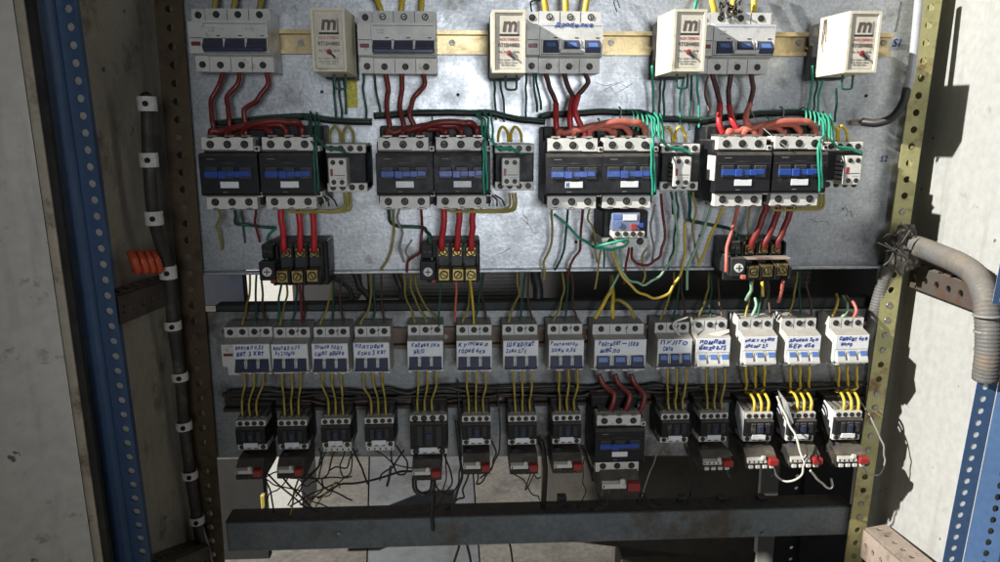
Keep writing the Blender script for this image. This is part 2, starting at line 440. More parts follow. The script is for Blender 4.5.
# rear: beam, panel, far things ------------------------------------------------------
def rbox(name, m, x0, y0, x1, y1, d0, d1, label, cat, kind=None, bev=.002):
    X0, X1, Z0, Z1 = Rc(x0, y0, x1, y1, d1)
    return tag(MB().box(X0, X1, d0, d1, Z0, Z1, bev).build(name, m), label, cat, kind=kind)
rbox('cross_beam', M_backp, 215, 301, 872, 312, -.035, -.012, 'dark horizontal beam across the gap between the two mounting plates', 'beam')
def wedge_panel():
    b = MB(); X0, X1, Z0, Z1 = Rc(291, 200, 930, 345, -.40)
    b.box(X0, X1, -.42, -.40, Z0, Z1, .002)
    return tag(b.build('rear_panel', M_backp), 'dark rear panel of the cabinet seen through the gap between plates', 'panel')
wedge_panel()
def ribbed(x0, y0, x1, y1, d, label, n=8, m=M_rib):
    r = empty('ribbed_block'); X0, X1, Z0, Z1 = Rc(x0, y0, x1, y1, d)
    r.location = ((X0+X1)/2, -d, (Z0+Z1)/2)
    w, h = (X1-X0)/2, (Z1-Z0)/2
    b = MB(); b.box(-w, w, -.05, -.004, -h, h, .002)
    for k in range(n):
        z = -h+2*h*(k+.5)/n; b.box(-w*.98, w*.98, -.006, 0, z-h/n*.62, z+h/n*.5, .0012)
    b.build('ribbed_face', m, r)
    MB().box(-w*1.04, -w*1.005, -.05, -.001, -h, h, .001).build('end_plate', M_dark, r)
    return tag(r, label, 'equipment')
ribbed(332, 270, 358, 301, -.16, 'light grey ribbed block behind the gap, right of the first overload relay')
ribbed(368, 268, 402, 300, -.20, 'pale ribbed block behind the gap, left of the dark slanting cables', 7)
ribbed(404, 270, 520, 303, -.24, 'wide grey ribbed block behind the second overload relay', 9)
ribbed(782, 262, 812, 294, -.12, 'dark ribbed block in the gap right of the last overload relay', 7, M_dark)
b = MB(); pts = [P(235, 240, -1.1), P(300, 240, -1.1), P(300, 312, -1.1), P(235, 312, -1.1)]
b.poly(pts, (0, .01, 0)); tag(b.build('white_panel', M_whitebox), 'white panel added for the bright outside glimpsed behind the first overload relay', 'board')  # added panel standing in for bright surroundings behind the cabinet
rbox('navy_cabinet', M_navyp, 200, 262, 244, 306, -.2, -.18, 'navy blue cabinet side behind the gap at far left', 'cabinet')

# bottom cross bar
A = Rc(226, 514.5, 849, 543.5, .012)
bar = empty('cross_bar', ((A[0]+A[1])/2, 0, (A[2]+A[3])/2)); hw, hh = (A[1]-A[0])/2, (A[3]-A[2])/2
Mrot = Matrix.Rotation(math.radians(.0), 3, 'Y')
MB().box(-hw, hw, -.03, .012, -hh, hh, .002).build('channel', M_bar, bar)
MB().box(-hw, hw, -.026, .0135, hh+.0005, hh+.0025, .0008).build('flange', M_dark, bar)
for px in (339, 762): 
    p = P(px, 533, .012); MB().cyl((p.x-bar.location.x, -.0125, p.z-bar.location.z), (0, -1, 0), .003, .0015, 10).build('bolt', M_screw, bar)
tag(bar, 'grey painted steel cross bar along the bottom of the frame', 'beam')
for i, px in enumerate((562, 602, 642, 682, 722, 762)):
    c = P(px, 499.5, -.012)
    r = empty('clip_bracket', c)
    MB().box(-.0075, .0075, -.012, .004, -.010, .006, .001).build('plate', M_dark, r)
    MB().cyl((0, -.0045, -.002), (0, -1, 0), .004, .002, 10).build('bolt', M_rubber, r)
    tag(r, f'{ORD[i]} small dark clip from the left along the top of the bottom bar', 'bracket', 'clips along the bottom bar')

# behind / below: slabs on the floor, dark board, posts
def slab(pts, m, label, h=.03, name='floor_slab'):
    w = [PF(x, y, h) for x, y in pts]
    return tag(MB().poly(w, (0, 0, -h+.002)).build(name, m), label, 'slab')
slab([(240, 440), (369, 440), (366, 575), (225, 575)], M_conc, 'pale dusty floor slab at the left behind the bottom bar')
slab([(370.5, 440), (470, 440), (480, 575), (367.5, 575)], M_slab2, 'bluish grey floor slab between two paler slabs behind the bar')
slab([(471.5, 440), (700, 440), (900, 575), (481.5, 575)], M_conc, 'pale floor slab under the edge of the dark board', .028)
b = MB(); b.poly([P(541, 430, -.45), P(762, 430, -.45), P(753, 563, -.45), P(745, 561, -.45), P(612, 546, -.45), P(541, 538, -.45)], (0, .02, 0))
tag(b.build('dark_board', M_board), 'dark brown board standing behind the bottom bar', 'board')
b = MB(); b.poly([P(763, 440, -.85), P(787, 440, -.85), P(778, 600, -.85), P(755, 600, -.85)], (0, .03, 0))
tag(b.build('white_post', M_whitebox), 'narrow white upright behind the bottom bar beside the navy post', 'post')
b = MB(); b.perf(P(812, 445, -.40), P(798, 610, -.40), (-.07, 0, 0), .004, .03, .005, start=.4)
b.poly([P(808, 440, -.39), P(890, 440, -.39), P(880, 610, -.39), P(795, 610, -.39)], (0, .02, 0))
tag(b.build('navy_post', M_navyp), 'perforated navy post behind the right end of the bottom bar', 'post')
rbox('white_crate', M_whitebox, 268, 455, 302, 522, -1.15, -.95, 'white box standing behind the bar at the left', 'box')
rbox('yellow_tube', M_woliv, 261, 495, 266, 520, -.2, -.19, 'short yellow strip beside the white box behind the bar', 'strip')
rbox('dark_bin', M_rubber, 190, 458, 266, 560, -.30, -.28, 'dark box standing behind the left end of the bar', 'box')
# under the bar, right
rbox('dark_cabinet', M_board, 620, 555, 752, 640, -.62, -.5, 'dark box on the floor behind the bar below the dark board', 'box')

# posts, walls ------------------------------------------------------------------------
def post_olive(xt, yt, xb, yb, wpx, d, m, label, holes=.011, side=1):
    r = empty('frame_post'); A = P(xb, yb, d); B = P(xt, yt, d)
    ww = P(xt+wpx, yt, d).x-P(xt, yt, d).x
    r.location = A
    ax = B-A
    b = MB(); b.perf((0, 0, 0), ax, (ww, 0, 0), .0025, .0245, .0052, start=.5)
    b.build('perforated_face', m, r)
    b = MB()
    x = ww if side > 0 else 0
    b.poly([Vector((x, .003, 0)), Vector((x, .003, 0))+ax, Vector((x, .05, 0))+ax, Vector((x, .05, 0))], (.0025*side, 0, 0))
    b.build('return_flange', m, r)
    return tag(r, label, 'post'), A, B, ww
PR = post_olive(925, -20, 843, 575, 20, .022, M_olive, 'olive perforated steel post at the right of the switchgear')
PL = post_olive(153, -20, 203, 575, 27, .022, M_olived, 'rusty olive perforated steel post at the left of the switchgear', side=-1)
# bolts sticking in some holes of the posts
def post_bolts(pd, fr, m):
    r, A, B, ww = pd
    n = int((B-A).length/.0245); p = (B-A)/n
    for k in fr:
        c = p*(k+.5)+Vector((ww*.5, 0, 0))
        MB().cyl(c+Vector((0, .001, 0)), (0, -1, 0), .0054, .0022, 12, .0046).build('bolt', m, r)
nR = int((PR[2]-PR[1]).length/.0245)
post_bolts(PR, [4, 5, 9, 10, 11, 12, 13]+list(range(16, 20))+[22, 25], M_screw)
post_bolts(PL, [8, 14, 15, 16, 19, 20, 21, 24, 28], M_copper)
# right side wall
def wall_side(x_back, x_front, yref, d_front, m, name, label, side):
    f = P(x_front, yref, d_front); X = f.x+(.050 if side > 0 else -.022)
    b = MB()
    pts = [Vector((X, .10, .70)), Vector((X, -d_front, .70)), Vector((X, -d_front, 2.0)), Vector((X, .10, 2.0))]
    b.poly(pts, (.002*side, 0, 0))
    return tag(b.build(name, m), label, 'wall')
wall_side(905, 981, 380, .235, M_wallr, 'cabinet_wall', 'white inner side wall at the right, crossed by a jagged shadow', 1)
wall_side(180, 108, 380, .262, M_walll, 'cabinet_wall', 'dingy beige inner side wall at the left', -1)

# blue front posts
def blue_post_left():
    r = empty('front_post'); d = .255
    A, B = P(131, 421, d), P(76, 11, d); ax = (B-A).normalized(); A2, B2 = A-ax*.35, B+ax*.25
    r.location = A2; L = B2-A2
    w = P(131, 421, d).x-P(114, 421, d).x
    MB().perf((0, 0, 0), L, (-w, 0, 0), .002, .0182, .0043, start=.40).build('perforated_flange', M_bluep, r)
    MB().poly([Vector((-.001, .0028, 0)), Vector((-w+.001, .0028, 0)), Vector((-w+.001, .0040, 0)), Vector((-.001, .0040, 0))], L).build('backing_strip', M_holeback, r)  # added pale strip imitating light seen through the holes
    w2 = P(114, 421, d).x-P(88, 421, d).x
    b = MB()
    x1, x0 = -w-.0005, -w-w2
    prof = [(x1, 0), (x1-.004, -.008), (x1-.016, -.009), (x1-.020, -.004), (x0+.004, -.004), (x0, 0.012), (x0-.003, .03), (x0-.001, .05), (x1, .05)]
    b.poly([Vector((x, y, 0)) for x, y in prof], L)
    b.build('channel', M_bluep, r)
    MB().poly([Vector((x0-.005, .004, 0)), Vector((x0-.0035, .004, 0)), Vector((x0-.0035, .05, 0)), Vector((x0-.005, .05, 0))], L).build('pale_lip', M_trim, r)
    MB().poly([Vector((x0-.007, -.052, 0)), Vector((x0-.0055, -.052, 0)), Vector((x0-.0055, .05, 0)), Vector((x0-.007, .05, 0))], L).build('gap_flange', M_bluep, r)  # added to stop light leaking between post and door
    MB().poly([Vector((x0-.0072, -.0545, 0)), Vector((x0-.0055, -.0545, 0)), Vector((x0-.0055, -.0525, 0)), Vector((x0-.0072, -.0525, 0))], L).build('bare_edge', M_trim, r)
    tag(r, 'blue painted front post at the left with one row of round holes', 'post'); return r
blue_post_left()
def blue_post_right():
    r = empty('front_post'); d = .235
    A, B = P(942.5, 562, d), P(977.5, 381, d); ax = (B-A).normalized(); A2, B2 = A-ax*.12, B+ax*.75
    r.location = A2; L = B2-A2
    w = .028
    MB().perf((0, 0, 0), L, (w, 0, 0), .0006, .0165, .0044, start=.42).build('perforated_flange', M_bluep, r)
    MB().perf((w+.0005, -.001, 0), Vector((w+.0005, -.001, 0))+L, (.030, -.022, 0), .002, .0165, .0034, sl=1.5, start=.62).build('slotted_face', M_bluep, r)
    MB().poly([Vector((w+.031, -.023, 0)), Vector((w+.052, -.023, 0)), Vector((w+.052, .05, 0)), Vector((w+.031, -.019, 0))], L).build('outer_face', M_bluep, r)
    MB().poly([Vector((.001, .0008, 0)), Vector((w-.001, .0008, 0)), Vector((w-.001, .0020, 0)), Vector((.001, .0020, 0))], L).build('backing_strip', M_paper, r)
    tag(r, 'bright blue painted front post at the right with round and slotted holes', 'post'); return r
blue_post_right()
# right post's strip is added for the lit wall seen through the holes

# open door at the left
def door():
    r = empty('cabinet_door'); d = .30
    A = P(73, 421, d); B = P(12, 0, d); ax = (B-A).normalized()
    h = A+(B-A)*.5; h.z = 1.45
    r.location = (h.x, h.y, 1.45)
    k = 1.5
    out = Vector((-k, -1, 0)).normalized()
    z0, z1 = -.75, DOOR_TOP-1.45
    lean = ax.x/ax.z
    def pt(t, z): return out*t+Vector((lean*z, 0, z))
    nrm = Vector((out.y, -out.x, 0))*(-1)
    b = MB(); b.poly([pt(.0, z0), pt(1.0, z0), pt(1.0, z1), pt(0, z1)], nrm*.004)
    b.build('panel', M_door, r)
    xi = P(82, 421, d).x-A.x
    b = MB(); b.poly([pt(0, z0)+Vector((.001, 0, 0)), pt(0, z0)+Vector((xi, .001, 0)), pt(0, z1)+Vector((xi, .001, 0)), pt(0, z1)+Vector((.001, 0, 0))], (0, .012, 0))
    b.build('edge_trim', M_trim, r)
    b = MB(); xj = P(89, 421, d).x-A.x
    b.poly([pt(0, z0)+Vector((xi, .003, 0)), pt(0, z0)+Vector((xj, .004, 0)), pt(0, z1)+Vector((xj, .004, 0)), pt(0, z1)+Vector((xi, .003, 0))], (0, .006, 0))
    b.build('rubber_seal', M_rubber, r)
    tag(r, 'pale open cabinet door at far left with cream edge and black seal', 'door')
DOOR_TOP = 1.73
door()

# rusty angle bars on the walls
def angle(p0, p1, hgt, m, label, flange=None, name='angle_bar', pitch=.026, r=.0055):
    o = empty(name, p0); L = p1-p0
    b = MB(); b.perf((0, 0, 0), L, (0, 0, hgt), .003, pitch, r, start=.5).build('web', m, o)
    if flange is not None:
        MB().perf(Vector((0, 0, hgt))+Vector(flange)*.02, L+Vector((0, 0, hgt))+Vector(flange)*.02, flange, .003, pitch, r).build('flange', m, o)
    return tag(o, label, 'angle bar')
WX = P(981, 380, .235).x+.050-.016
angle(Vector((WX, -.012, P(914, 286, .012).z)), Vector((WX, -.222, P(978, 324, .222).z)), .034, M_rust, 'rusty perforated angle bar under the grey conduit on the right wall', (.012, 0, .004))
angle(P(862, 556, .03), P(930, 622, .24), .05, M_rustpale, 'dusty pinkish angle bar with two rows of holes at lower right', (.035, 0, .006), r=.005)
angle(P(178, 300, .05), P(118, 325, .24), .034, M_rust, 'dark angle bar on the left wall below the orange sleeves', (-.012, 0, .004))
angle(P(212, 572, .03), P(165, 600, .24), .05, M_rust, 'dark rusty angle bar at lower left near the floor', (-.03, 0, .006))

# conduits
def ribs(b, pts, r, n, dr):
    pass
def conduit(pts, r, m, label, rib=0, name='conduit', band=None):
    o = empty(name, pts[0]); q = [p-pts[0] for p in pts]
    b = MB()
    if rib:
        b.tube(q, lambda t: r*(1+.035*math.sin(t*rib*2*math.pi)), 14, 26)
    else: b.tube(q, r, 14, 8)
    b.build('sleeve', m, o)
    return tag(o, label, 'conduit'), q
conduit([P(921, -25, .05), P(916, 30, .052), P(911, 75, .052), P(907, 90, .05)], .0056, M_conds, 'smooth pale grey conduit beside the right olive post', name='conduit')
conduit([P(907, 88, .05), P(903, 103, .05), P(893, 117, .045), P(878, 123, .035), P(862, 122, .02)], .0060, M_wblk, 'black cable sleeve bending left out of the smooth grey conduit', name='cable_sleeve')
conduit([P(868, 122, .012), P(850, 123, .012)], .0040, M_rustpale, 'dusty pinkish rod end beside the black sleeve on the plate', name='rod')
oc, q = conduit([P(905, 243, .035), P(922, 248, .07), P(942, 256, .11), P(960, 264, .15), P(976, 276, .185), P(985, 297, .215), P(988, 325, .23), P(988, 352, .235), P(985, 379, .232)], .0150, M_cond, 'thick dusty grey conduit crossing the right wall and turning down', 60)
for k, px in enumerate(((987, 316), (988, 332), (988, 350), (987, 366))):
    c = P(px[0], px[1], .231)-oc.location
    MB().cyl(c+Vector((0, 0, -.0012)), (.0, .1, 1), .0160, .0026, 14).build('cable_tie', M_wgry, oc)
conduit([P(899, 250, .025), P(888, 268, .018), P(882, 286, .014), P(877, 304, .012), P(873, 320, .012), P(868, 338, .010)], .0095, M_cond, 'corrugated grey conduit dropping beside the last small breaker', 30)
# clump of dirt / tape where the conduits meet
b = MB()
cc = P(903, 248, .045); vs = []; fs = []; nu, nv = 18, 12
from mathutils import noise as mn
for j in range(nv+1):
    for i in range(nu):
        th = math.pi*j/nv; ph = 2*math.pi*i/nu
        q = Vector((math.sin(th)*math.cos(ph)*.020, math.sin(th)*math.sin(ph)*.018, math.cos(th)*.030))
        vs.append(cc+q*(1.1+.7*mn.noise(q*50)+.35*mn.noise(q*160)))
for j in range(nv):
    for i in range(nu):
        k = (i+1) % nu; fs.append((j*nu+i, (j+1)*nu+i, (j+1)*nu+k, j*nu+k))
b.add(vs, fs)
for k in range(14):
    c = P(903+rnd.uniform(-9, 12), 246+rnd.uniform(-12, 18), .06+rnd.uniform(-.015, .010))
    e = c+Vector((rnd.uniform(-.03, .03), rnd.uniform(-.012, .008), rnd.uniform(-.025, .025)))
    b.tube([c, (c+e)/2+Vector((rnd.uniform(-.01, .01), -.006, rnd.uniform(-.01, .01))), e], rnd.uniform(.0006, .0018), 5, 4)
tag(b.build('tape_wrap', M_brownblk), 'knot of dirty black tape where the grey conduits meet on the post', 'tape')

# black conduit on left wall with white clips
clp = [(147, 104), (149, 160), (154, 218), (168, 272), (173, 325), (180, 376), (184, 425), (190, 474), (197, 519)]
dl = [.13, .13, .125, .10, .085, .075, .068, .06, .05]
pts = [P(146, 98, .132)]+[P(x, y, d) for (x, y), d in zip(clp, dl)]+[P(203, 560, .045)]
conduit(pts, .0078, M_wdust, 'black cable run down the left wall held by white clips', name='cable_run')
for i, ((x, y), d) in enumerate(zip(clp, dl)):
    c = P(x, y, d); o = empty('cable_clip', c)
    b = MB(); h = .0090 if i < 4 else .0062
    nseg = 12
    prof = []
    for k in range(nseg+1):
        a = math.pi*(-.25+1.5*k/nseg); prof.append((math.cos(a)*.0098, -math.sin(a)*.0098))
    vs = []; fs = []
    for (x2, y2) in prof:
        for rr in (1, 1.16):
            vs += [(x2*rr, y2*rr, -h), (x2*rr, y2*rr, h)]
    for k in range(nseg):
        a0 = k*4; a1 = a0+4
        fs += [(a0+2, a1+2, a1+3, a0+3), (a0, a0+1, a1+1, a1), (a0+1, a0+3, a1+3, a1+1), (a0, a1, a1+2, a0+2)]
    fs += [(0, 2, 3, 1), (nseg*4, nseg*4+1, nseg*4+3, nseg*4+2)]
    b.add(vs, fs); b.build('strap', M_white, o)
    MB().cyl((.003, -.0113, 0), (0, -1, 0), .0036, .0018, 8).build('nail_head', M_hole, o)
    lab = f'{ORD[i]} white clip from the top holding the black cable on the left wall'
    tag(o, lab, 'clip', 'white clips along the black cable')
# orange sleeves
for i, (x, dd) in enumerate(((135, .17), (143, .155), (150, .14), (157, .125))):
    c = P(x, 262, dd)
    b = MB().tube([c+Vector((-.004, 0, .012)), c+Vector((.003, -.008, .004)), c+Vector((.004, -.004, -.009)), c+Vector((-.002, .004, -.012))], .0052, 8)
    tag(b.build('orange_sleeve', M_pinkp), f'{ORD[i]} orange red cable sleeve from the left on the left wall', 'sleeve', 'orange sleeves on the left wall')

# ================================================================== DEVICES
def screw(parent, x, z, d, r=.0045, slot=True, head=M_dscrew, name='screw', ang=None):
    b = MB(); b.cyl((x, -d+.0005, z), (0, -1, 0), r*1.0, .0012, 14)
    o = b.build(name, M_hole, parent)
    b = MB(); b.cyl((x, -d-.0007+.0001, z), (0, -1, 0), r*.70, .0011, 12)
    a = rnd.uniform(0, math.pi) if ang is None else ang
    h = b.build('screw_head', head, o)
    b = MB(); M = Matrix.Rotation(a, 3, 'Y')
    b.cbox(Vector((x, -d-.00175, z)), Vector((r*.62, .0003, r*.13)), .0001, M)
    b.build('slot', M_hole, o)
    return o

# ---- A: top breakers
def top_breaker(i, mx0, mx1, y0, y1, ax0, txt=None):
    d1, d2 = .056, .074
    X0, X1, Z0, Z1 = Rc(mx0, y0, mx1, y1, d2)
    cx, cz = (X0+X1)/2, (Z0+Z1)/2; w = .0425; h = .0405
    r = empty('circuit_breaker', (cx, 0, cz))
    prof = [(.013, -h), (d1, -h), (d1, -h+.0195), (d2, -h+.0215), (d2+.001, h-.0175), (d1, h-.0155), (d1, h), (.013, h)]
    MB().prism(prof, -w, w).build('body', M_mcb, r)
    # grooves between the poles on the shoulders
    for k in (-1, 1):
        MB().box(k*w/3-.0004, k*w/3+.0004, d1-.001, d1+.0003, h-.0148, h-.0005, .0001).build('groove', M_dark, r)
        MB().box(k*w/3-.0004, k*w/3+.0004, d1-.001, d1+.0003, -h+.0005, -h+.019, .0001).build('groove', M_dark, r)
    MB().box(-w+.001, w-.001, d2-.001, d2+.0004, -h+.0225, -h+.0235, .0001).build('groove', M_dark, r)
    b = MB(); b.box(-w+.002, w-.002, d2+.0005, d2+.0012, h-.0215, h-.0208, .0001); b.build('printed_line', M_bluel if i > 1 else M_bink, r)
    # toggles
    for k in range(3):
        x = (k-1)*w*2/3
        t = MB().prism([(d2, -.0155), (d2+.009, -.0150), (d2+.011, -.009), (d2+.0012, .001), (d2, .001)], x-(.0122 if i < 2 else .0100), x+(.0122 if i < 2 else .0100)).build('toggle', M_navy, r)
        if i >= 2: MB().prism([(d2+.0090, -.0118+.004), (d2+.0102, -.0085+.0005), (d2+.0050, -.0025), (d2+.0040, -.0035)], x-.0062, x+.0062).build('toggle_mark', M_bluel, t)
        for sx in (-1, 1):
            MB().prism([(d2-.001, -.017), (d2+.004, -.017), (d2+.004, .0), (d2-.001, .003)], x+sx*(.0134 if i < 2 else .0118)-.0007, x+sx*(.0134 if i < 2 else .0118)+.0007).build('toggle_guard', M_mcb, r)
        MB().box(x+.004, x+.009, d2, d2+.0012, .0035, .0047, .0001).build('slot_mark', M_bink, r)
        screw(r, x, h-.0075, d1, head=M_screw if i in (1, 2) else M_dscrew); screw(r, x, -h+.009, d1)
    MB().box(-w*(.93 if i < 2 else .40), w*(.93 if i < 2 else .40), d2+.0082, d2+.0125, -.0165, -.0110, .001).build('tie_bar', M_navy if i < 2 else M_mcb, r)
    # auxiliary release module at the left
    aw = .0088; xm = -w-aw-.0006
    a = MB().prism([(.013, -h+.0005), (d1, -h+.0005), (d1, -h+.0205), (d2-.001, -h+.0225), (d2-.001, h-.0185), (d1, h-.0165), (d1, h-.001), (.013, h-.001)], xm-aw, xm+aw).build('auxiliary_module', M_mcb, r)
    MB().box(xm-.006, xm+.006, d2-.0011, d2+.001, -.0085, -.0035, .0005).build('red_flag', M_dred, a)
    MB().box(xm-aw+.0012, xm+aw-.0012, d2-.001, d2+.0002, .001, .0018, .0001).build('seam', M_dark, a)
    s1 = screw(r, xm, h-.0085, d1); s2 = screw(r, xm, -h+.0095, d1)
    if txt: text(txt, .009, M_ink, 'handwriting', r, .002, h-.0205, d2+.0014, w=.052, h=.0075, shear=.25, bold=.03, jitter=.10)
    else:
        for k in range(3): text('C100', .003, M_bink, 'printed_rating', r, -w+.012, h-.0235-k*.0034, d2+.0006, w=.012-.002*k, h=.0017)
    return r
TB = [(204, 267, 8, 70, None), (373, 434, 10, 72, None), (541, 602, 11, 71, 'Дробилка'), (714, 774, 12, 72, None)]
TBL = ['grimy grey breaker at the far left end of the top rail', 'grey breaker between the dark first relay and the bare rail stretch', 'white breaker with blue handwriting above its toggles on the top rail', 'sunlit breaker with a sooty burnt terminal between the last two cream relays']
for i, (a, c, y0, y1, t) in enumerate(TB):
    tag(top_breaker(i, a, c, y0, y1, 0, t), TBL[i], 'circuit breaker', 'large breakers on the top rail')
# stray arcing soot / clump on breaker 4
b = MB()
for k in range(22):
    c = P(729+rnd.uniform(-9, 12), 12+rnd.uniform(-14, 6), .06); b.tube([c, c+Vector((rnd.uniform(-.006, .006), -.004, rnd.uniform(-.004, .008))), c+Vector((rnd.uniform(-.008, .008), 0, rnd.uniform(-.004, .012)))], .0011, 5, 3)
tag(b.build('frayed_string', M_brownblk), 'tangle of frayed brown string on the top of the fourth breaker', 'string')

# ---- B: cream voltage relays
def relay(i, fx0, fx1, y0, y1, rot=0):
    d = .125
    X0, X1, Z0, Z1 = Rc(fx0, y0, fx1, y1, d)
    w, h = .0215, .0385
    r = empty('voltage_relay', ((X0+X1)/2, 0, (Z0+Z1)/2))
    MB().box(-w+.001, w-.001, .013, .05, -h-.004, h-.004, .001).build('base', M_dark, r)
    cover = MB()
    # tapered cover with a raised rim round the recessed face
    def ring(wx, hz, dd): return [(-wx, -dd, -hz), (wx, -dd, -hz), (wx, -dd, hz), (-wx, -dd, hz)]
    rings = [ring(w+.001, h+.001, .05), ring(w, h, .108), ring(w-.0003, h-.0003, d), ring(w-.0035, h-.0035, d), ring(w-.0045, h-.0045, d-.003)]
    vs = sum(rings, []); fs = [(3, 2, 1, 0)]
    for k in range(len(rings)-1):
        for j in range(4):
            a, c = k*4+j, k*4+(j+1) % 4
            fs.append((a, c, c+4, a+4))
    e = (len(rings)-1)*4; fs.append((e, e+1, e+2, e+3))
    cover.add(vs, fs); cv = cover.build('cover', M_cream, r)
    MB().box(-w-.0012, w+.0012, .049, .053, -h-.0012, h+.0012, .0005).build('seam_rim', M_cream, r)
    dl = d-.003
    MB().box(-w+.005, w-.005, dl-.0005, dl+.0006, -h+.0055, h-.0055, .0002).build('face_label', M_clabel, r)
    lb = dl+.0008
    k = rnd.uniform(-.0005, .0005)
    text('m', .02, M_fink, 'printed_mark', r, k+.001, h-.020, lb, w=.019, h=.013, shear=.15, bold=.03)
    MB().box(-.012, .013, lb-.0002, lb+.0002, h-.0315, h-.0290, .0001).build('printed_bar', M_brownblk, r)
    MB().box(.0105, .0130, lb-.0002, lb+.0002, h-.030, h-.013, .0001).build('printed_stroke', M_wgry, r)
    text('АСК ПЛЮС', .004, M_rink, 'printed_name', r, 0, h-.0355, lb, w=.026, h=.0032, bold=.02)
    text('RT12H48B2', .005, M_fink, 'printed_code', r, 0, h-.0425, lb, w=.027, h=.0048, bold=.03)
    text('0,5   20', .003, M_bink, 'printed_scale', r, 0, h-.0510, lb, w=.026, h=.0026)
    kb = MB().cyl((.0, -lb, h-.0525), (0, -1, 0), .0034, .003, 14).build('knob', M_red, r)
    MB().cbox(Vector((.0035, -lb-.0032, h-.0560)), Vector((.0055, .0006, .0013)), .0003, Matrix.Rotation(math.radians(42), 3, 'Y')).build('pointer', M_dark, kb)
    for q, (ww, zz) in enumerate(((.026, .0605), (.024, .0640), (.018, .0670))):
        text('PIO 220V 50Hz', .002, M_bink, 'printed_line', r, -.001, h-zz, lb, w=ww, h=.0018)
    # green bracket loop below
    MB().tube([(-.002, -.085, -h), (-.002, -.085, -h-.014), (.0005, -.085, -h-.0185), (.010, -.085, -h-.0185), (.0125, -.085, -h-.016), (.0125, -.085, -h)], .0016, 7, 3).build('clip_loop', M_wgrnd, r)
    return r
RL = ['dirty shaded cream relay box at the far left of the top rail', 'cream relay box with a lowercase m left of the hand-lettered breaker', 'cream relay box with its clean left side lit, right of centre', 'rightmost cream relay box with burn marks down its left side']
for i, q in enumerate(((313, 344, 12, 68), (492, 526, 12, 71), (674, 705, 11, 70), (847, 880, 13, 71))):
    r = relay(i, *q)
    tag(r, RL[i], 'relay', 'cream relay boxes on the top rail')
    if i == 3:
        for q in range(7):
            b = MB(); z = .036; y = .060+rnd.uniform(0, .010)*(q % 4)/2; pts = []
            while z > .036-rnd.uniform(.010, .050):
                pts.append((-.0224, -y, z)); z -= rnd.uniform(.003, .008); y += rnd.uniform(-.0009, .0009)
            if len(pts) > 1: b.tube(pts, rnd.uniform(.0003, .0009), 5, 2).build('burn_mark', M_wbrn, r)

# ---- C: large contactors
def contactor_proto():
    d1, d2 = .098, .106
    w = .036
    r = empty('contactor')
    h = .0475
    MB().box(-.0365, .0395, .004, .085, -h+.004, h-.004, .002).box(-.0360, .0390, .005, .052, h-.006, h+.015, .002).build('base', M_black, r)
    # shaped terminal blocks
    for sg, nm in ((1, 'upper'), (-1, 'lower')):
        z1 = sg*h; z0 = sg*(h-.0175)
        lo, hi = min(z0, z1), max(z0, z1)
        t = MB()
        # scalloped outer edge
        n = 24; top = []
        for k in range(n+1):
            x = -.0335+.067*k/n
            s = .0018*max(0, math.cos((x/.0223)*2*math.pi))
            top.append((x, (hi-s) if sg > 0 else (lo+s)))
        base_z = lo if sg > 0 else hi
        out = [(-.0335, base_z), (.0335, base_z)] + top[::-1]
        t.poly([Vector((x, -d1, z)) for x, z in out], (0, .030, 0))
        to = t.build('terminal_block', M_white, r)
        MB().box(-.0335, .0335 if sg < 0 else .012, d1, d1+.0008, (hi-.0012) if sg < 0 else lo+.0004, (hi-.0004) if sg < 0 else lo+.0012, .0001).build('printed_line', M_dark, to)
        for k in (-1, 0, 1):
            screw(r, k*.0223, (lo+hi)/2-.0006*sg, d1, .0052)
            MB().box(k*.0223-.0065, k*.0223+.0065, .045, .088, (hi if sg > 0 else lo-.003), (hi+.003 if sg > 0 else lo), .0006).build('clamp', M_screw, r)
    MB().prism([(.08, -h+.0185), (d2-.002, -h+.0185), (d2, -h+.022), (d2, h-.0245), (d2-.004, h-.0205), (.08, h-.0205)], -.0365, .0395).build('front_cover', M_black, r)
    c = MB().box(-.034, .037, d2-.001, d2+.0012, h-.0365, h-.0355, .0003).build('cover_lip', M_dark, r)
    # latch notch
    MB().poly([Vector((-.012, -d2-.0005, h-.0335)), Vector((0, -d2-.0005, h-.0318)), Vector((.016, -d2-.0005, h-.0335)), Vector((0, -d2-.0005, h-.0345))], (0, -.0012, 0)).build('latch', M_dark, r)
    # relief of three blocks
    for x in (-.021, .001, .024):
        MB().box(x-.0085, x+.0085, d2-.001, d2+.0028, -.0072, h-.0380, .0012).build('arc_cover', M_dark, r)
    # blue carriage
    b = MB(); z = -.0002
    b.box(-.030, -.012, d2+.001, d2+.0042, z-.0042, z+.0042, .001)
    b.box(-.0118, -.001, d2+.001, d2+.0052, z-.0056, z+.0046, .001)
    b.box(-.0015, .0095, d2+.001, d2+.0036, z-.0035, z+.0035, .0006)
    b.box(.009, .019, d2+.001, d2+.0042, z-.0042, z+.0042, .001)
    b.box(.0185, .030, d2+.001, d2+.0040, z-.0030, z+.0044, .001)
    b.build('indicator_slide', M_blue, r)
    MB().box(-.0105, .0135, d2+.0001, d2+.0018, -.0185, -.0100, .0004).build('nameplate', M_paper, r)
    MB().box(-.026, -.016, d2, d2+.0004, h-.0285, h-.0278, .0001).build('printed_name', M_wgry, r)
    MB().box(-.008, -.002, d2, d2+.0004, -.0245, -.0238, .0001).build('printed_rating', M_wgry, r)
    # coil terminals at the right
    for zz in (h-.0150, -h+.0195):
        q = MB().box(.0345, .0415, .075, .0985, zz-.0035, zz+.0035, .0005).build('coil_terminal', M_white, r)
        screw(q, .038, zz, .0985, .0022)
    return r
CP = contactor_proto()
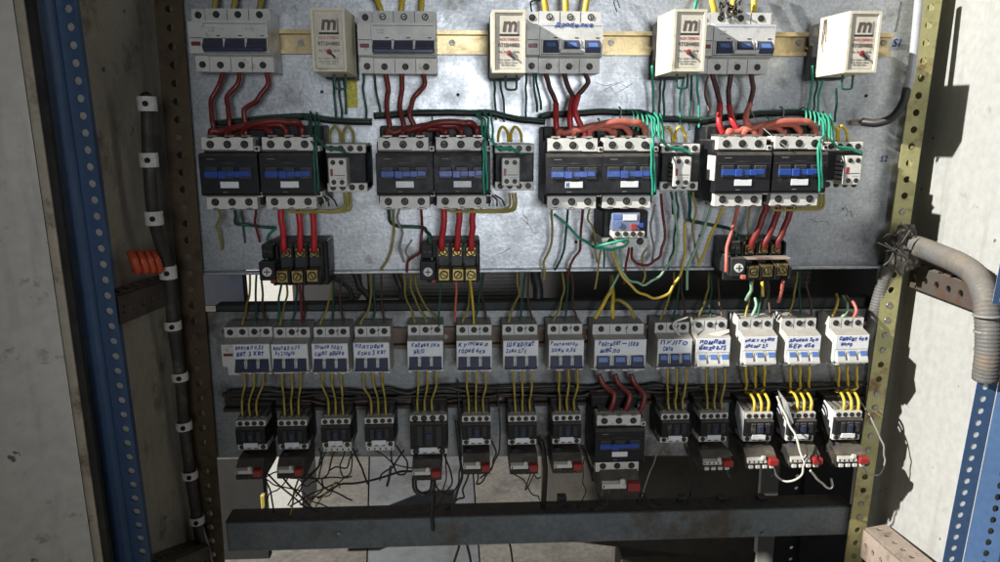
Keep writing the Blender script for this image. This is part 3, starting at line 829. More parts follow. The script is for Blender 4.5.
# (x0, x1 of upper strip)
BIGC = [(203, 251, 138.5, 209, 256, 208), (263, 310, 138, 269, 316, 208), (379, 426, 139, 383, 428, 207), (438, 483, 138.5, 440, 484, 207),
        (550, 596, 139, 549, 594, 208), (606, 653, 138, 603, 648, 208), (720, 767, 137, 714, 760, 206), (776, 824, 136, 770, 816, 206)]
BCL = ['leftmost large black contactor under the first top breaker', 'large shaded contactor linked to the red cables of the first overload relay',
       'large contactor left of the pair beneath the second top breaker', 'large contactor right of that pair, above the second overload relay',
       'large contactor with a blue mark on its nameplate, under the hand-lettered breaker', 'large contactor sitting above the relay with the red reset button',
       'large sunlit contactor with a white strip on its left side', 'rightmost large contactor, beside the upright green wires']
CXZ = []
for i, (a, c, y0, e, f, y1) in enumerate(BIGC):
    t = P((a+c)/2, y0, .098); u = P((e+f)/2, y1, .098)
    cx, cz = (t.x+u.x)/2, (t.z+u.z)/2
    o = CP if i == 0 else copy_tree(CP)
    o.location = (cx, 0, cz)
    sc = (t.z-u.z)/.095
    CXZ.append((cx, cz, sc))
    tag(o, BCL[i], 'contactor', 'large contactors in reversing pairs')
    if i == 6: MB().box(-.0392, -.037, .075, .104, -.012, .022, .0005).build('side_strip', M_white, o)
    if i == 4: text('H', .006, M_ink, 'handwriting', o, -.0075, -.0142, .1079, w=.004, h=.007, bold=.05)
# interlocks between the pairs
for i in range(4):
    xa, za, _ = CXZ[2*i]; xb, zb, _ = CXZ[2*i+1]
    xm = (xa+xb)/2+.0015
    r = empty('interlock', (xm, 0, (za+zb)/2))
    g = max(.0022, (xb-xa)/2-.0405)
    MB().box(-g, g, .004, .078, -.046, .040, .001).build('housing', M_black, r)
    MB().box(-g*.8, g*.8, .079, .0815, -.012, .02, .0005).build('slider', M_dark, r)
    tag(r, f'thin black interlock between the two contactors of the {ORD[i]} pair from left', 'interlock', 'interlocks between contactor pairs')

# ---- D: small auxiliary contactors with a clip-on block
def auxc(i, x0, x1, y0, bx0, bx1, by0, by1, ybot, red=True, dull=False):
    d1 = .072; db = .100
    t = P((x0+x1)/2, y0, d1); u = P((x0+x1)/2, ybot, d1)
    cx, cz = (t.x+u.x)/2, (t.z+u.z)/2; h = (t.z-u.z)/2; w = .0275
    r = empty('auxiliary_contactor', (cx, 0, cz))
    MB().box(-w, w, .004, d1-.004, -h+.002, h-.002, .002).build('base', M_black, r)
    MB().box(-w+.0005, w-.0005, .02, d1+.002, -h+.0135, h-.0135, .001).build('front_cover', M_black, r)
    for sg in (1, -1):
        z0, z1 = (h-.0125, h) if sg > 0 else (-h, -h+.0125)
        MB().box(-w, w, .02, d1, z0, z1, .001).build('terminal_strip', M_white, r)
        for k in range(4):
            screw(r, -.0195+k*.013, (z0+z1)/2, d1, .0042)
    A = Rc(bx0, by0, bx1, by1, db)
    ax, az = (A[0]+A[1])/2-cx, (A[2]+A[3])/2-cz; aw, ah = .0122, (A[3]-A[2])/2
    bl = MB().box(ax-aw, ax+aw, d1-.002, db, az-ah, az+ah, .0012).build('contact_block', M_white, r)
    for sx in (-1, 1):
        for sz in (-1, 1): screw(bl, ax+sx*.0055, az+sz*(ah-.0062), db, .0033)
    MB().box(ax-.0095, ax-.0060, db, db+.0006, az-.0050, az+.0045, .0002).build('red_mark', M_dred if i < 2 else M_red, bl)
    MB().box(ax-.0045, ax+.0095, db, db+.0003, az-.0045, az-.0036, .0001).build('printed_line', M_bink, bl)
    MB().box(ax-.001, ax+.0085, db, db+.0003, az-.0080, az-.0074, .0001).build('printed_line', M_wgry, bl)
    if i >= 2:
        for k in range(5): MB().box(ax-aw-.0004, ax-aw+.0002, d1+.003, db-.004, az-ah+.006+k*.006, az-ah+.008+k*.006, .0001).build('side_print', M_bink, bl)
    return r, (cx, cz, h)
AUXL = ['small shaded auxiliary contactor right of the first contactor pair', 'small auxiliary contactor right of the second contactor pair', 'small auxiliary contactor with a red-marked block right of the third pair', 'auxiliary contactor block at the far right, half hidden by green wires']
AX = []
for i, q in enumerate(((326, 367, 144, 328, 347, 158, 187, 192), (495, 534, 144, 502, 519.5, 158, 186, 190.5), (660, 700, 144, 673, 691.5, 157, 187, 190.5), (823, 862, 142, 844, 862, 156, 185, 189))):
    r, c = auxc(i, *q); AX.append(c)
    tag(r, AUXL[i], 'contactor', 'small auxiliary contactors')

# ---- E: open thermal relays with brass screws
def thermal(i, scr_top, scr_bot, dial, box, lit):
    d = .085
    A = Rc(*box, .055); cx, cz = (A[0]+A[1])/2, (A[2]+A[3])/2; w, h = (A[1]-A[0])/2, (A[3]-A[2])/2
    r = empty('overload_relay', (cx, 0, cz))
    MB().box(-w, w, .004, .050, -h, h, .002).build('base', M_black, r)
    def loc(p, dd): q = P(p[0], p[1], dd); return q.x-cx, q.z-cz
    # bimetal deck with dividers
    xs = [loc(p, d)[0] for p in scr_bot]
    step = (xs[2]-xs[0])/2
    zt = loc(scr_top[1], d-.02)[1]; zb = loc(scr_bot[1], d)[1]
    MB().box(xs[0]-step*.55, xs[2]+step*.55, .040, d-.034, zb-.010, zt+.012, .0015).build('deck', M_dark, r)
    for k in range(4):
        x = xs[0]+(k-.5)*step
        MB().prism([(.04, zb-.012), (d+.001, zb-.012), (d+.002, zb+.006), (d-.020, zb+.013), (d-.022, zt+.009), (.04, zt+.014)], x-.0012, x+.0012).build('divider', M_black, r)
    for k in range(3):
        for (p, dd, big) in ((scr_top[k], d-.02, 0), (scr_bot[k], d, 1)):
            x, z = loc(p, dd)
            b = MB(); b.box(x-.0068 if not big else x-.0078, x+.0068 if not big else x+.0078, dd-.018, dd-.001, z-.0065 if not big else z-.0085, z+.0065 if not big else z+.0085, .0006)
            t = b.build('terminal_clamp', M_brass, r)
            screw(t, x, z, dd-.001, .0062, head=M_brass)
    # front dial block
    x, z = loc(dial, d+.004)
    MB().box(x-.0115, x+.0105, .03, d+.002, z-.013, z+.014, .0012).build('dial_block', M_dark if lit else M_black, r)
    dd = MB().cyl((x, -d-.002, z), (0, -1, 0), .0064, .0025, 18).build('dial', M_white, r)
    MB().box(x-.0045, x+.0045, d+.0045, d+.005, z-.0007, z+.0007, .0001).build('dial_slot', M_dark, dd)
    MB().box(x-.0007, x+.0007, d+.0045, d+.005, z-.0045, z+.0045, .0001).build('dial_slot', M_dark, dd)
    MB().box(x+.004, x+.011, d-.002, d+.0055, z-.0165, z-.0105, .001).build('reset_button', M_dred if not lit else M_wpink, r)  # button red is paler on the sunlit relay, darker on shaded ones
    MB().box(x-.010, x+.006, .03, d-.012, z+.016, z+.036, .0012).build('coil_block', M_black, r)
    screw(r, x-.005, z+.027, d-.012, .0032); screw(r, x+.002, z+.026, d-.012, .0032)
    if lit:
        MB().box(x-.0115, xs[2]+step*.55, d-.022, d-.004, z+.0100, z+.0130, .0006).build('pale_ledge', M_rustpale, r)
    return r
for i, q in enumerate((([(286, 253), (300, 253), (314, 253)], [(282, 277), (297, 277), (312, 276)], (267, 272), (270, 241, 328, 286), 0),
                       ([(443, 252), (457, 252), (471, 252)], [(444, 275), (458, 275), (471, 275)], (428, 272), (426, 241, 480, 283), 0),
                       ([(750, 250), (764, 249), (777, 249)], [(754, 272), (768, 271), (783, 270)], (739, 268), (725, 240, 784, 281), 1))):
    tag(thermal(i, *q), ['shaded black overload relay with brass screws at the left end of the plate edge', 'black overload relay with square brass terminals hanging at mid plate edge', 'sunlit overload relay with a pink button at the right of the plate edge'][i], 'relay', 'open overload relays with brass screws')

# ---- F: modern overload relay under the sixth large contactor
def modern():
    d = .095
    A = Rc(603, 211, 648, 247, d-.02); cx, cz = (A[0]+A[1])/2, (A[2]+A[3])/2; w, h = (A[1]-A[0])/2, (A[3]-A[2])/2
    r = empty('overload_relay', (cx, 0, cz))
    MB().box(-w, w, .004, d-.022, -h, h, .002).build('base', M_black, r)
    def L(x0, y0, x1, y1, dd):
        q = Rc(x0, y0, x1, y1, dd); return q[0]-cx, q[1]-cx, q[2]-cz, q[3]-cz
    a = L(612, 213, 640, 231, d); MB().box(a[0], a[1], .05, d, a[2], a[3], .001).build('face', M_pink, r)
    a = L(623, 214.5, 637, 220.5, d); MB().box(a[0], a[1], d, d+.0012, a[2], a[3], .0003).build('label', M_paper, r)
    a = L(613, 215, 622, 219, d); MB().box(a[0], a[1], d, d+.0008, a[2], a[3], .0003).build('dial_scale', M_bluel, r)
    a = L(615, 221, 621, 227, d); MB().cyl(((a[0]+a[1])/2, -d, (a[2]+a[3])/2), (0, -1, 0), .0042, .003, 16).build('dial', M_bluel, r)
    a = L(630.5, 224, 636.5, 230, d); MB().box(a[0], a[1], d, d+.004, a[2], a[3], .0008).build('stop_button', M_red, r)
    a = L(638, 223, 644, 228, d); MB().box(a[0], a[1], .06, d+.001, a[2], a[3], .0012).build('reset_button', M_blue, r)
    a = L(613, 231.5, 645, 238, d+.004); MB().box(a[0], a[1], .05, d+.004, a[2], a[3], .001).build('terminal_strip', M_white, r)
    for px in (617.5, 625.5, 633, 640):
        q = P(px, 234, d+.004); screw(r, q.x-cx, q.z-cz, d+.004, .0036)
    a = L(602, 238, 648, 247, d-.014); MB().box(a[0], a[1], .03, d-.014, a[2], a[3], .001).build('power_terminals', M_mcb, r)
    for px in (611, 640): q = P(px, 241.5, d-.014); screw(r, q.x-cx, q.z-cz, d-.014, .0052)
    tag(r, 'overload relay with red stop button and blue reset under a large contactor', 'relay')
modern()

# ---- G: small breakers of the lower row
def small_breaker(x0, x1, y0, lx0, lx1, ly0, ly1, poles_w=.0523, big=False, lit=False):
    d1, d2 = .050, .070
    t = P((x0+x1)/2, y0, d1); q = Rc(lx0, ly0, lx1, ly1, d2)
    cx = (t.x*.5+(q[0]+q[1])/2*.5); zt = t.z; zl1, zl0 = q[3], q[2]
    bot = P((lx0+lx1)/2, ly1+13.5, d2).z
    r = empty('circuit_breaker', (cx, 0, zl0)); cz = zl0
    w = poles_w/2
    zs = P((x0+x1)/2, y0+(10 if not lit else 12), d1).z   # lower edge of upper shoulder
    prof = [(.012, bot-.010-cz), (d1-.004, bot-.010-cz), (d1, bot-.008-cz), (d1, bot-.002-cz), (d2-.003, bot-cz), (d2, bot+.003-cz), (d2, zl1-cz), (d1+.001, zs-cz), (d1, zs-.0005-cz), (d1, zt-cz), (.012, zt-cz)]
    MB().prism(prof, -w, w).build('body', M_mcb, r)
    return r, w, d1, d2, zt-cz, zs-cz, zl1-cz, 0., bot-cz
SB = [(236, 272, 327, 232, 271, 344, 358.5), (274, 309, 327.3, 271, 308, 344, 358), (314, 349, 327, 311.5, 348, 343.5, 358), (355, 390, 326.5, 353.5, 389, 342.5, 357.5),
      (408, 443, 325, 407.5, 443, 341, 356), (456.5, 491.5, 325, 457, 491.5, 340.5, 356), (502.5, 537.5, 324.5, 503.5, 538, 340.5, 355.5), (547.5, 582.5, 324, 549, 584, 340, 355),
      (592.5, 645, 324, 594, 646, 339.5, 355), (654, 691, 322.5, 657.5, 692, 339, 353), (693, 727, 320, 696, 731, 338, 352.5), (739, 776, 319, 740.5, 777.5, 336.5, 350.5),
      (783, 817, 318.5, 785, 822, 336, 350), (830, 866, 318, 834, 869, 335, 349)]
TXT = [('вентил 0,55', 'авт 3 квт'), ('вентил 0,75', 'вх 2 помпа'), ('помпа подх', 'смес ванна'), ('подхранв', 'конц 3 квт'), ('Кабина 11кв', 'масло'), ('купчиня', 'горна 4кв'),
       ('Шкарпит', '2лин 0,75'), ('Вентилатор', '2лин 0,55'), ('Вентилат — 15кв', 'масло'), ('ПУЛТО', 'Сили'), ('помпаа', 'масло 0,75'), ('ножх пушп', 'декант 2,2'), ('дробил 3кв', 'БЕР 450'), ('смесит 4кв', 'мотор')]
SBD = ['with a narrow auxiliary module on its left', 'beside the one with the auxiliary module', 'whose label has two dense blue lines', 'last of the tight group of four', 'standing alone with a short second line', 'with a yellow wire over its middle screw',
       'with neat two-line lettering, left of its twin', 'next left of the extra wide breaker', 'noticeably wider than the rest', 'with a peeling flap, half in shade', 'with a blank paper strip over its top', 'in the sunlit group of four', 'with a torn white tab on its corner', 'at the far right end of the row']
SBC = []
for i, q in enumerate(SB):
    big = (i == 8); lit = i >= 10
    r, w, d1, d2, zt, zs, zl1, zl0, bot = small_breaker(*q, poles_w=.078 if big else .0523, big=False)
    SBC.append((r.location.x, r.location.z, bot, zt))
    n = 3
    lp = MB().box(-w+.0006, w-.0006, d2-.0003, d2+.0006, zl0+.0004, zl1-.0006, .0002).build('label_plate', M_paper if not (i in (5,)) else M_paper, r)
    hgt = zl1-zl0
    for k, tx in enumerate(TXT[i]):
        wid = (w*2-.006)*(rnd.uniform(.82, .98) if k == 0 else rnd.uniform(.6, .95))
        if i in (4, 8, 9, 13) and k == 1: wid *= .55
        text(tx, .007, M_ink, 'handwriting', lp, rnd.uniform(-.002, .002)-(w*2-.006-wid)*.35, zl1-hgt*(.25+.42*k), d2+.0008, w=wid, h=hgt*.36, shear=.25, bold=.04, jitter=.14, rot=rnd.uniform(-.02, .03))
    for k in range(3):
        x = (k-1)*w*2/3; tw = w*.235
        t = MB().prism([(d2-.001, bot+.0025), (d2+.005, bot+.0025), (d2+.008, bot+.0060), (d2+.001, zl0-.0008), (d2-.001, zl0-.0008)], x-tw, x+tw).build('toggle', M_navy if not lit else M_mcb, r)  # shade put into colour: navy toggles in shade, white in sun
        if i >= 8:
            zc = zl0-.0058
            MB().prism([(d2+.0048, zc-.0030), (d2+.0058, zc-.0030), (d2+.0032, zc+.0035), (d2+.0022, zc+.0035)], x-tw*.75, x+tw*.75).build('toggle_mark', M_bluel, t)
    MB().box(-w*.93, w*.93, d2+.004, d2+.0085, bot+.0018, bot+.0062, .001).build('tie_bar', M_navy if not lit else M_mcb, r)  # bar follows its toggles, navy in shade and white in sun
    for k in (-1, 1):
        b = MB()
        for s in (-1, 1): b.prism([(d2-.001, bot+.006), (d2+.0035, bot+.006), (d2+.0035, zl0-.003), (d2-.001, zl0-.001)], k*w/3+s*w*.055-.0007, k*w/3+s*w*.055+.0007)
        b.build('toggle_guard', M_mcb, r)
    for k in range(3):
        screw(r, (k-1)*w*2/3, (zt+zs)/2+.0005, d1, .0046)
    b = MB(); xq = w*.33 if i < 11 else w*.25
    b.cbox(Vector((xq, -d1-.0003, (zt+zs)/2+.002)), Vector((.0022, .0003, .0009)), .0001, Matrix.Rotation(math.radians(-35), 3, 'Y'))
    b.build('tick_mark', M_bink, r)
    b = MB()
    for k in (-1, 1): b.box(k*w/3-.0003, k*w/3+.0003, d1-.001, d1+.0003, zs+.0005, zt-.0005, .0001)
    b.build('pole_seam', M_dark, r)
    # lower rough lip
    b = MB(); 
    for k in range(9):
        x = -w+2*w*(k+.5)/9; hh = rnd.uniform(.001, .0035)
        b.box(x-w/9.5, x+w/9.5, d1+.001, d2-.004+rnd.uniform(-.003, .003), bot-.002-hh, bot-.0015, .0005)
    b.build('lower_lip', M_mcb, r)
    if i == 0:
        x = -w-.0090
        a = MB().prism([(.012, bot-.012), (d1-.002, bot-.012), (d1-.002, bot+.004), (d2-.002, bot+.008), (d2-.002, zl1-.001), (d1, zs), (d1, zt), (.012, zt)], x-.0085, x+.0085).build('auxiliary_module', M_mcb, r)
        MB().box(x-.006, x+.0075, d2-.0025, d2-.0008, zl0+.0035, zl0+.0075, .0004).build('red_flag', M_dred, a)
        screw(a, x, (zt+zs)/2, d1, .0046)
    if i in (10, 11, 12, 13):
        MB().poly([Vector((-w-.0005, -d1+.001, zt+.002)), Vector((-w-.0005, -.028, zt+.006)), Vector((-w-.0005, -.02, zl0+.012)), Vector((-w-.0005, -d2+.004, zl0+.012)), Vector((-w-.0005, -d2+.004, zl1-.003)), Vector((-w-.0005, -d1, zs))], (-.0012, 0, 0)).build('side_flap', M_white, r)
    if i == 10:
        MB().poly([Vector((-w, -d1-.004, zt-.002)), Vector((-w+.004, -d2-.002, zl1-.010)), Vector((w, -d1-.012, zs+.000)), Vector((w, -d1-.009, zs+.004)), Vector((-w+.006, -d1-.010, zs-.006))], (0, -.0008, 0)).build('paper_strip', M_white, r)
    if i == 9:
        MB().tube([(w-.004, -d1-.006, zt+.010), (0, -d1-.005, zt), (w*.4, -d1-.008, zs-.002), (w+.004, -d1-.016, zs-.008)], .0016, 6, 5).build('peeling_flap', M_white, r)
    tag(r, f'white lower breaker, {ORD[i]} from the left, {SBD[i]}', 'circuit breaker', 'small breakers of the lower row')

# ---- H: small contactors
def small_contactor(w, hgt, d1=.068):
    r = empty('contactor'); h = hgt/2; d2 = d1+.006
    MB().box(-w, w, .006, d1-.012, -h-.004, h+.002, .0015).box(-w*.99, w*.99, .007, .032, h-.004, h+.011, .0015).build('base', M_black, r)
    MB().prism([(.03, -h+.0105), (d2-.002, -h+.0105), (d2, -h+.0125), (d2, h-.0125), (d2-.002, h-.0105), (.03, h-.0105)], -w+.0003, w-.0003).build('front_cover', M_black, r)
    for x0, x1 in ((-.62, -.30), (-.20, .25), (.38, .72)):
        MB().box(w*x0, w*x1, d2-.001, d2+.0022, -h+.0165, h-.0150, .0008).build('cover_relief', M_dark, r)
    MB().box(-w*.12, w*.18, d2+.002, d2+.0045, -.005, .006, .0006).build('actuator', M_navy, r)
    n = 4
    for sg in (1, -1):
        z0, z1 = (h-.0100, h) if sg > 0 else (-h, -h+.0095)
        t = MB().box(-w, w, d1-.035, d1, z0, z1, .0008).build('terminal_strip', M_white, r)
        for k in range(n):
            x = -w*.72+k*w*.48
            if sg < 0 and k in (1, 2):
                MB().box(x-.0028, x+.0028, d1, d1+.0004, (z0+z1)/2-.0030, (z0+z1)/2-.0012, .0001).build('slot', M_hole, r)
            else: 
                b = MB().cyl((x, -d1+.0004, (z0+z1)/2), (0, -1, 0), w*.17, .0009, 12).build('screw_hole', M_hole, r)
                MB().cyl((x+.0003, -d1-.0004, (z0+z1)/2+.0003), (0, -1, 0), w*.09, .0007, 10).build('screw_head', M_dscrew, b)
        # clamp screws on top
        if sg > 0:
            for k in range(n): MB().box(-w*.72+k*w*.48-.003, -w*.72+k*w*.48+.003, .03, d1-.008, h, h+.0028, .0006).build('clamp', M_rib, r)
    MB().box(-w*.52, w*.46, d1-.002, d2+.0014, -h+.0065, -h+.0142, .0005).build('nameplate', M_paper, r)
    return r
SC = [(235, 266, 419, 237.5, 268, 451), (277, 307, 418, 278.5, 309, 451), (321, 351, 417, 322, 351, 449), (364, 394, 416.5, 366, 394, 448), (410, 447, 415, 412, 446, 454),
      (461.5, 491, 414.5, 462, 491, 446), (508, 537.5, 414, 507.5, 536.5, 446), (552.5, 581.5, 413.5, 552, 581, 445), None, (661, 690, 412, 659.5, 688, 444), (700, 729, 411.5, 698, 727, 443),
      (745, 774, 411, 742.5, 771, 443), (788, 817, 410.5, 785, 813.5, 442.5), (835, 863, 410, 831, 860, 441)]
proto_s = small_contactor(.0218, .0475); proto_m = None
used = False; SCC = []
SCD = ['its overload relay cocked under it', 'next to the leftmost one', 'with a bare white strip below and no relay', 'with loose black wires and no relay below', 'slightly larger, with a hanging relay', 'with its relay tight beneath', 'left of the bare plate gap', 'next to the big blue-marked contactor', '', 'right of the big contactor, no relay below', 'in half shade left of the sunlit three', 'first of the sunlit three', 'middle of the sunlit three', 'last of the sunlit three by the post']
for i, q in enumerate(SC):
    if q is None:
        SCC.append(None); continue
    a, c, y0, e, f, y1 = q
    t = P((a+c)/2, y0, .068); u = P((e+f)/2, y1, .068)
    cx, cz = (t.x+u.x)/2, (t.z+u.z)/2
    if i == 4:
        o = small_contactor((P(447, 420, .068).x-P(410, 420, .068).x)/2, t.z-u.z)
    elif not used: o = proto_s; used = True
    else: o = copy_tree(proto_s)
    o.location = (cx, 0, cz); SCC.append((cx, cz, (t.z-u.z)/2))
    if i in (2, 3):
        b = MB(); b.box(-.021, .021, .02, .066, -.0305, -.0243, .0006); s = b.build('spare_terminal', M_white, o)
        for k in range(5): MB().cyl((-.017+k*.0085, -.0655, -.0275), (0, -1, 0), .0014, .001, 8).build('pin_hole', M_hole, s)
    if i >= 11: MB().poly([Vector((-.0222, -.066, .024)), Vector((-.0222, -.035, .030)), Vector((-.0222, -.030, .008)), Vector((-.0222, -.058, -.022)), Vector((-.0222, -.066, -.022))], (-.001, 0, 0)).build('side_flap', M_paper, o)
    tag(o, f'small black contactor, {ORD[i]} from the left, {SCD[i]}', 'contactor', 'small contactors of the bottom row')
# the big one
a = copy_tree(CP); t = P(619.5, 415, .085); u = P(616.5, 471, .085)
BX, BZ = (t.x+u.x)/2, (t.z+u.z)/2
a.location = (BX, 0, BZ); k = (t.z-u.z)/.095; a.scale = (k*1.02, .87, k)
tag(a, 'medium black contactor with blue slide in the middle of the bottom row', 'contactor')
SCC[8] = (BX, BZ, (t.z-u.z)/2)

# ---- I: small overload relays
def small_overload(w, lit):
    """origin at the front upper middle edge"""
    r = empty('overload_relay')
    m = M_brownblk
    df = .0
    MB().prism([(-.072, .004), (-.012, .006), (0, -.002), (.004, -.010), (.004, -.020), (-.006, -.024), (-.072, -.024)], -w, w).build('body', m, r)
    z = -.0062
    s = MB().prism([(.0015, z+.0040), (.0068, z+.0015), (.0068, z-.0038), (.003, z-.0040)], -w*.96, w*.28).build('terminal_cover', M_white, r)
    for k in range(4 if lit else 1): MB().box(-w*.9+k*w*.30, -w*.9+k*w*.30+.0016, .0068, .0072, z-.003, z+.0006, .0001).build('marking', M_brownblk, s)
    MB().box(-w*.05, w*.2, .0030, .0080, z+.002, z+.0075, .0006).build('label_tab', M_white, r)
    MB().box(w*.36, w*.98, .001, .0125, z-.0062, z+.0040, .0010).build('reset_button', M_red, r)
    MB().cyl((-w*.55, .020, .0055), (0, -.25, 1), .0048, .0016, 14).build('dial', M_navy, r)
    MB().box(-w*.98, w*.98, .0030, .0036, -.0122, -.0114, .0001).build('seam', M_hole, r)
    for k in range(4):
        MB().box(-w*.85+k*w*.46, -w*.85+k*w*.46+.0062, .002, .0065, -.0195, -.0140, .0008).build('screw_terminal', M_white if lit else M_brownblk, r)  # shade as colour: terminals dark on shaded relays, white on sunlit ones
    return r
OV = {0: (236, 263, 470), 1: (277, 304, 469), 4: (412, 441, 471), 5: (463, 490, 465), 6: (510, 538, 465), 7: (553, 582, 464), 10: (702, 731, 461), 11: (746, 776, 459.5), 12: (789, 820, 458.5), 13: (836, 866, 458)}
OVD = {0: 'leftmost small overload relay, hanging in deep shade', 1: 'second small overload relay from the left above the white box', 4: 'small overload relay with a thick black cable loop beneath', 5: 'small overload relay with a duller red button, third of the shaded middle ones', 6: 'small overload relay over the right part of the pale slab', 7: 'small overload relay in front of the dark board, left of the big one', 10: 'small half-shaded overload relay right of the big contactor', 11: 'dusty sunlit overload relay above the white upright', 12: 'dusty sunlit overload relay with white wires looping over it', 13: 'rightmost dusty overload relay beside the olive post'}
po = {}
for i, (x0, x1, y) in OV.items():
    d = .088
    lit = i >= 10
    c = P((x0+x1)/2, y-4.5, d); w = (P(x1, y, d).x-P(x0, y, d).x)/2
    if lit not in po: po[lit] = small_overload(.0205, lit); o = po[lit]
    else: o = copy_tree(po[lit])
    o.location = (c.x, -d, c.z); o.scale = (w/.0205, 1, 1)
    tag(o, OVD[i], 'relay', 'small overload relays below the contactors')
def big_overload():
    d = .098; c = P(620, 478, d); o = small_overload(.0290, False)
    o.location = (c.x, -d, c.z); o.scale = (1, 1, 1.35)
    tag(o, 'larger overload relay with a big red button under the medium contactor', 'relay')
big_overload()

# ================================================================== WIRES
GRPS = {}
def wire(name, pts, r, m, label, group=None, cat='wire', seg=7, res=6):
    w = [p if isinstance(p, Vector) else P(*p) for p in pts]
    q = [w[0]]
    for a, c in zip(w, w[1:]):
        n = 2 if (c-a).length > .022 else 1
        for k in range(1, n+1):
            j = .0011 if k < n else .0005
            q.append(a.lerp(c, k/n)+Vector((rnd.uniform(-j, j), rnd.uniform(-j, j), rnd.uniform(-j, j))))
    q[-1] = w[-1]; w = q if len(w) > 2 else w
    o0 = w[0].copy()
    b = MB().tube([p-o0 for p in w], r, seg, res)
    o = b.build(name, m, None, o0)
    return tag(o, label, cat, group)
POS3 = ['left', 'middle', 'right']
# yellow feeds into the top breakers
feed = [[(216, -12, 214), (236, -12, 233), (263, -12, 259)], [(371, -12, 381), (402, -12, 401), (422, -12, 421)], [(541, -12, 546), (565, -12, 566), (588, -12, 585)], [(709, -12, 714), (731, -12, 734), (753, -12, 754)]]
for i, tri in enumerate(feed):
    for k, (xa, ya, xb) in enumerate(tri):
        wire('yellow_cable', [(xa-1, -30, .03), (xa, ya, .04), ((xa+xb)/2+.5, 0, .048), (xb, 11, .05), (xb, 16, .046)], .0042, M_wyel if i else M_woliv, f'{POS3[k]} yellow cable entering the {ORD[i]} top breaker from the left', 'yellow cables feeding the top breakers', 'cable')
# red cables breaker -> contactor
redp = [[[(224, 70), (219, 86), (211, 100), (212, 120), (216, 137)], [(240, 70), (238, 84), (228, 96), (229, 118), (230, 137)], [(266, 70), (268, 84), (256, 102), (244, 110), (246, 137)]],
        [[(385, 72), (388, 88), (387, 104), (389, 122), (391, 138)], [(402, 72), (402, 88), (400, 106), (403, 122), (406, 138)], [(423, 72), (425, 84), (414, 98), (409, 114), (420, 138)]],
        [[(545, 72), (550, 88), (556, 104), (556, 122), (558, 138)], [(564, 72), (568, 86), (573, 98), (570, 116), (572, 138)], [(584, 72), (588, 82), (578, 96), (575, 112), (587, 138)]],
        [[(712, 74), (716, 88), (720, 104), (719, 122), (723, 134)], [(731, 74), (728, 92), (729, 106), (733, 122), (742, 136)], [(751, 74), (753, 90), (750, 104), (746, 120), (757, 136)]]]
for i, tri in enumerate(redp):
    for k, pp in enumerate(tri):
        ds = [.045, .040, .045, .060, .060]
        o = wire('red_cable', [(x, y, d+.004*k) for (x, y), d in zip(pp, ds)], .0036, M_wred if i < 2 else M_wmar, f'{POS3[k]} red cable dropping from the {ORD[i]} top breaker to its contactors', 'red cables from top breakers', 'cable')  # maroon puts the breakers' shade into the upper cable colour
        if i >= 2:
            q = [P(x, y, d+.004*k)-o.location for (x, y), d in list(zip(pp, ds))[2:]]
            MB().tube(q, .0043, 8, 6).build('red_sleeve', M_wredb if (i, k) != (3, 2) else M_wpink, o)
# red bridges over each pair
brid = [(203, 251, 263, 310, 122), (379, 426, 438, 483, 123), (550, 596, 606, 653, 123), (720, 767, 776, 824, 122)]
for i, (a, c, e, f, y) in enumerate(brid):
    for k in range(3):
        xa = a+8+k*15.5; xb = e+8+k*15.5
        up = y+3*(2-k)
        m = [M_wred, M_wred, M_wpink, M_wpink][i]  # sunlit pairs take the paler red, shaded pairs the darker one
        wire('red_jumper', [(xa, 138, .066), (xa+1, 131, .068), (xa+7, up+4, .066+.004*k), (xa+20, up, .066+.006*k), ((xa+xb)/2+6, up-1, .066+.006*k), (xb-6, up, .066+.005*k), (xb-1, up+5, .068), (xb, 131, .068), (xb, 138, .066)], .0046, m,
             f'{["lowest", "middle", "uppermost"][k]} red jumper cable bridging the {ORD[i]} contactor pair from left', 'red jumpers across contactor pairs', 'cable')
# black harness behind the contactor tops
for i, q in enumerate(([(212, 124), (260, 119), (305, 117), (330, 120), (372, 122)], [(374, 116), (410, 113), (450, 113), (490, 113), (520, 120), (545, 122)], [(540, 117), (560, 114), (600, 112), (640, 113), (662, 119), (710, 121)], [(700, 122), (725, 118), (760, 114), (800, 113), (828, 121)])):
    wire('cable_harness', [(x, y, .028) for x, y in q], .0048, M_wblk, f'black taped cable bundle lying above the {ORD[i]} contactor pair from left', 'taped bundles above the contactors', 'cable', 10)
    wire('green_wire', [(x, y-2.0, .036) for x, y in q], .0014, M_wgrnd, f'dark green wire along the top of the {ORD[i]} taped bundle', 'green wires along taped bundles')
# cable ties on harness for the sunlit ones
for i, (x, y) in enumerate(((619, 114), (780, 114), (598, 126), (766, 124), (432, 124))):
    c = P(x, y, .062 if i > 1 else .030)
    b = MB().tube([c+Vector((0, .002, .010)), c+Vector((.0006, -.007, .007)), c+Vector((.0006, -.0105, 0)), c+Vector((0, -.006, -.007)), c+Vector((0, .002, -.010))], .0013, 6)
    tag(b.build('cable_tie', M_wgrn if i > 1 else M_wgry), ['grey tie round the bundle above the third pair', 'grey tie round the bundle above the fourth pair', 'green tie strapping the red jumpers of the third pair', 'green tie strapping the red jumpers of the fourth pair', 'green tie strapping the red jumpers of the second pair'][i], 'cable tie')
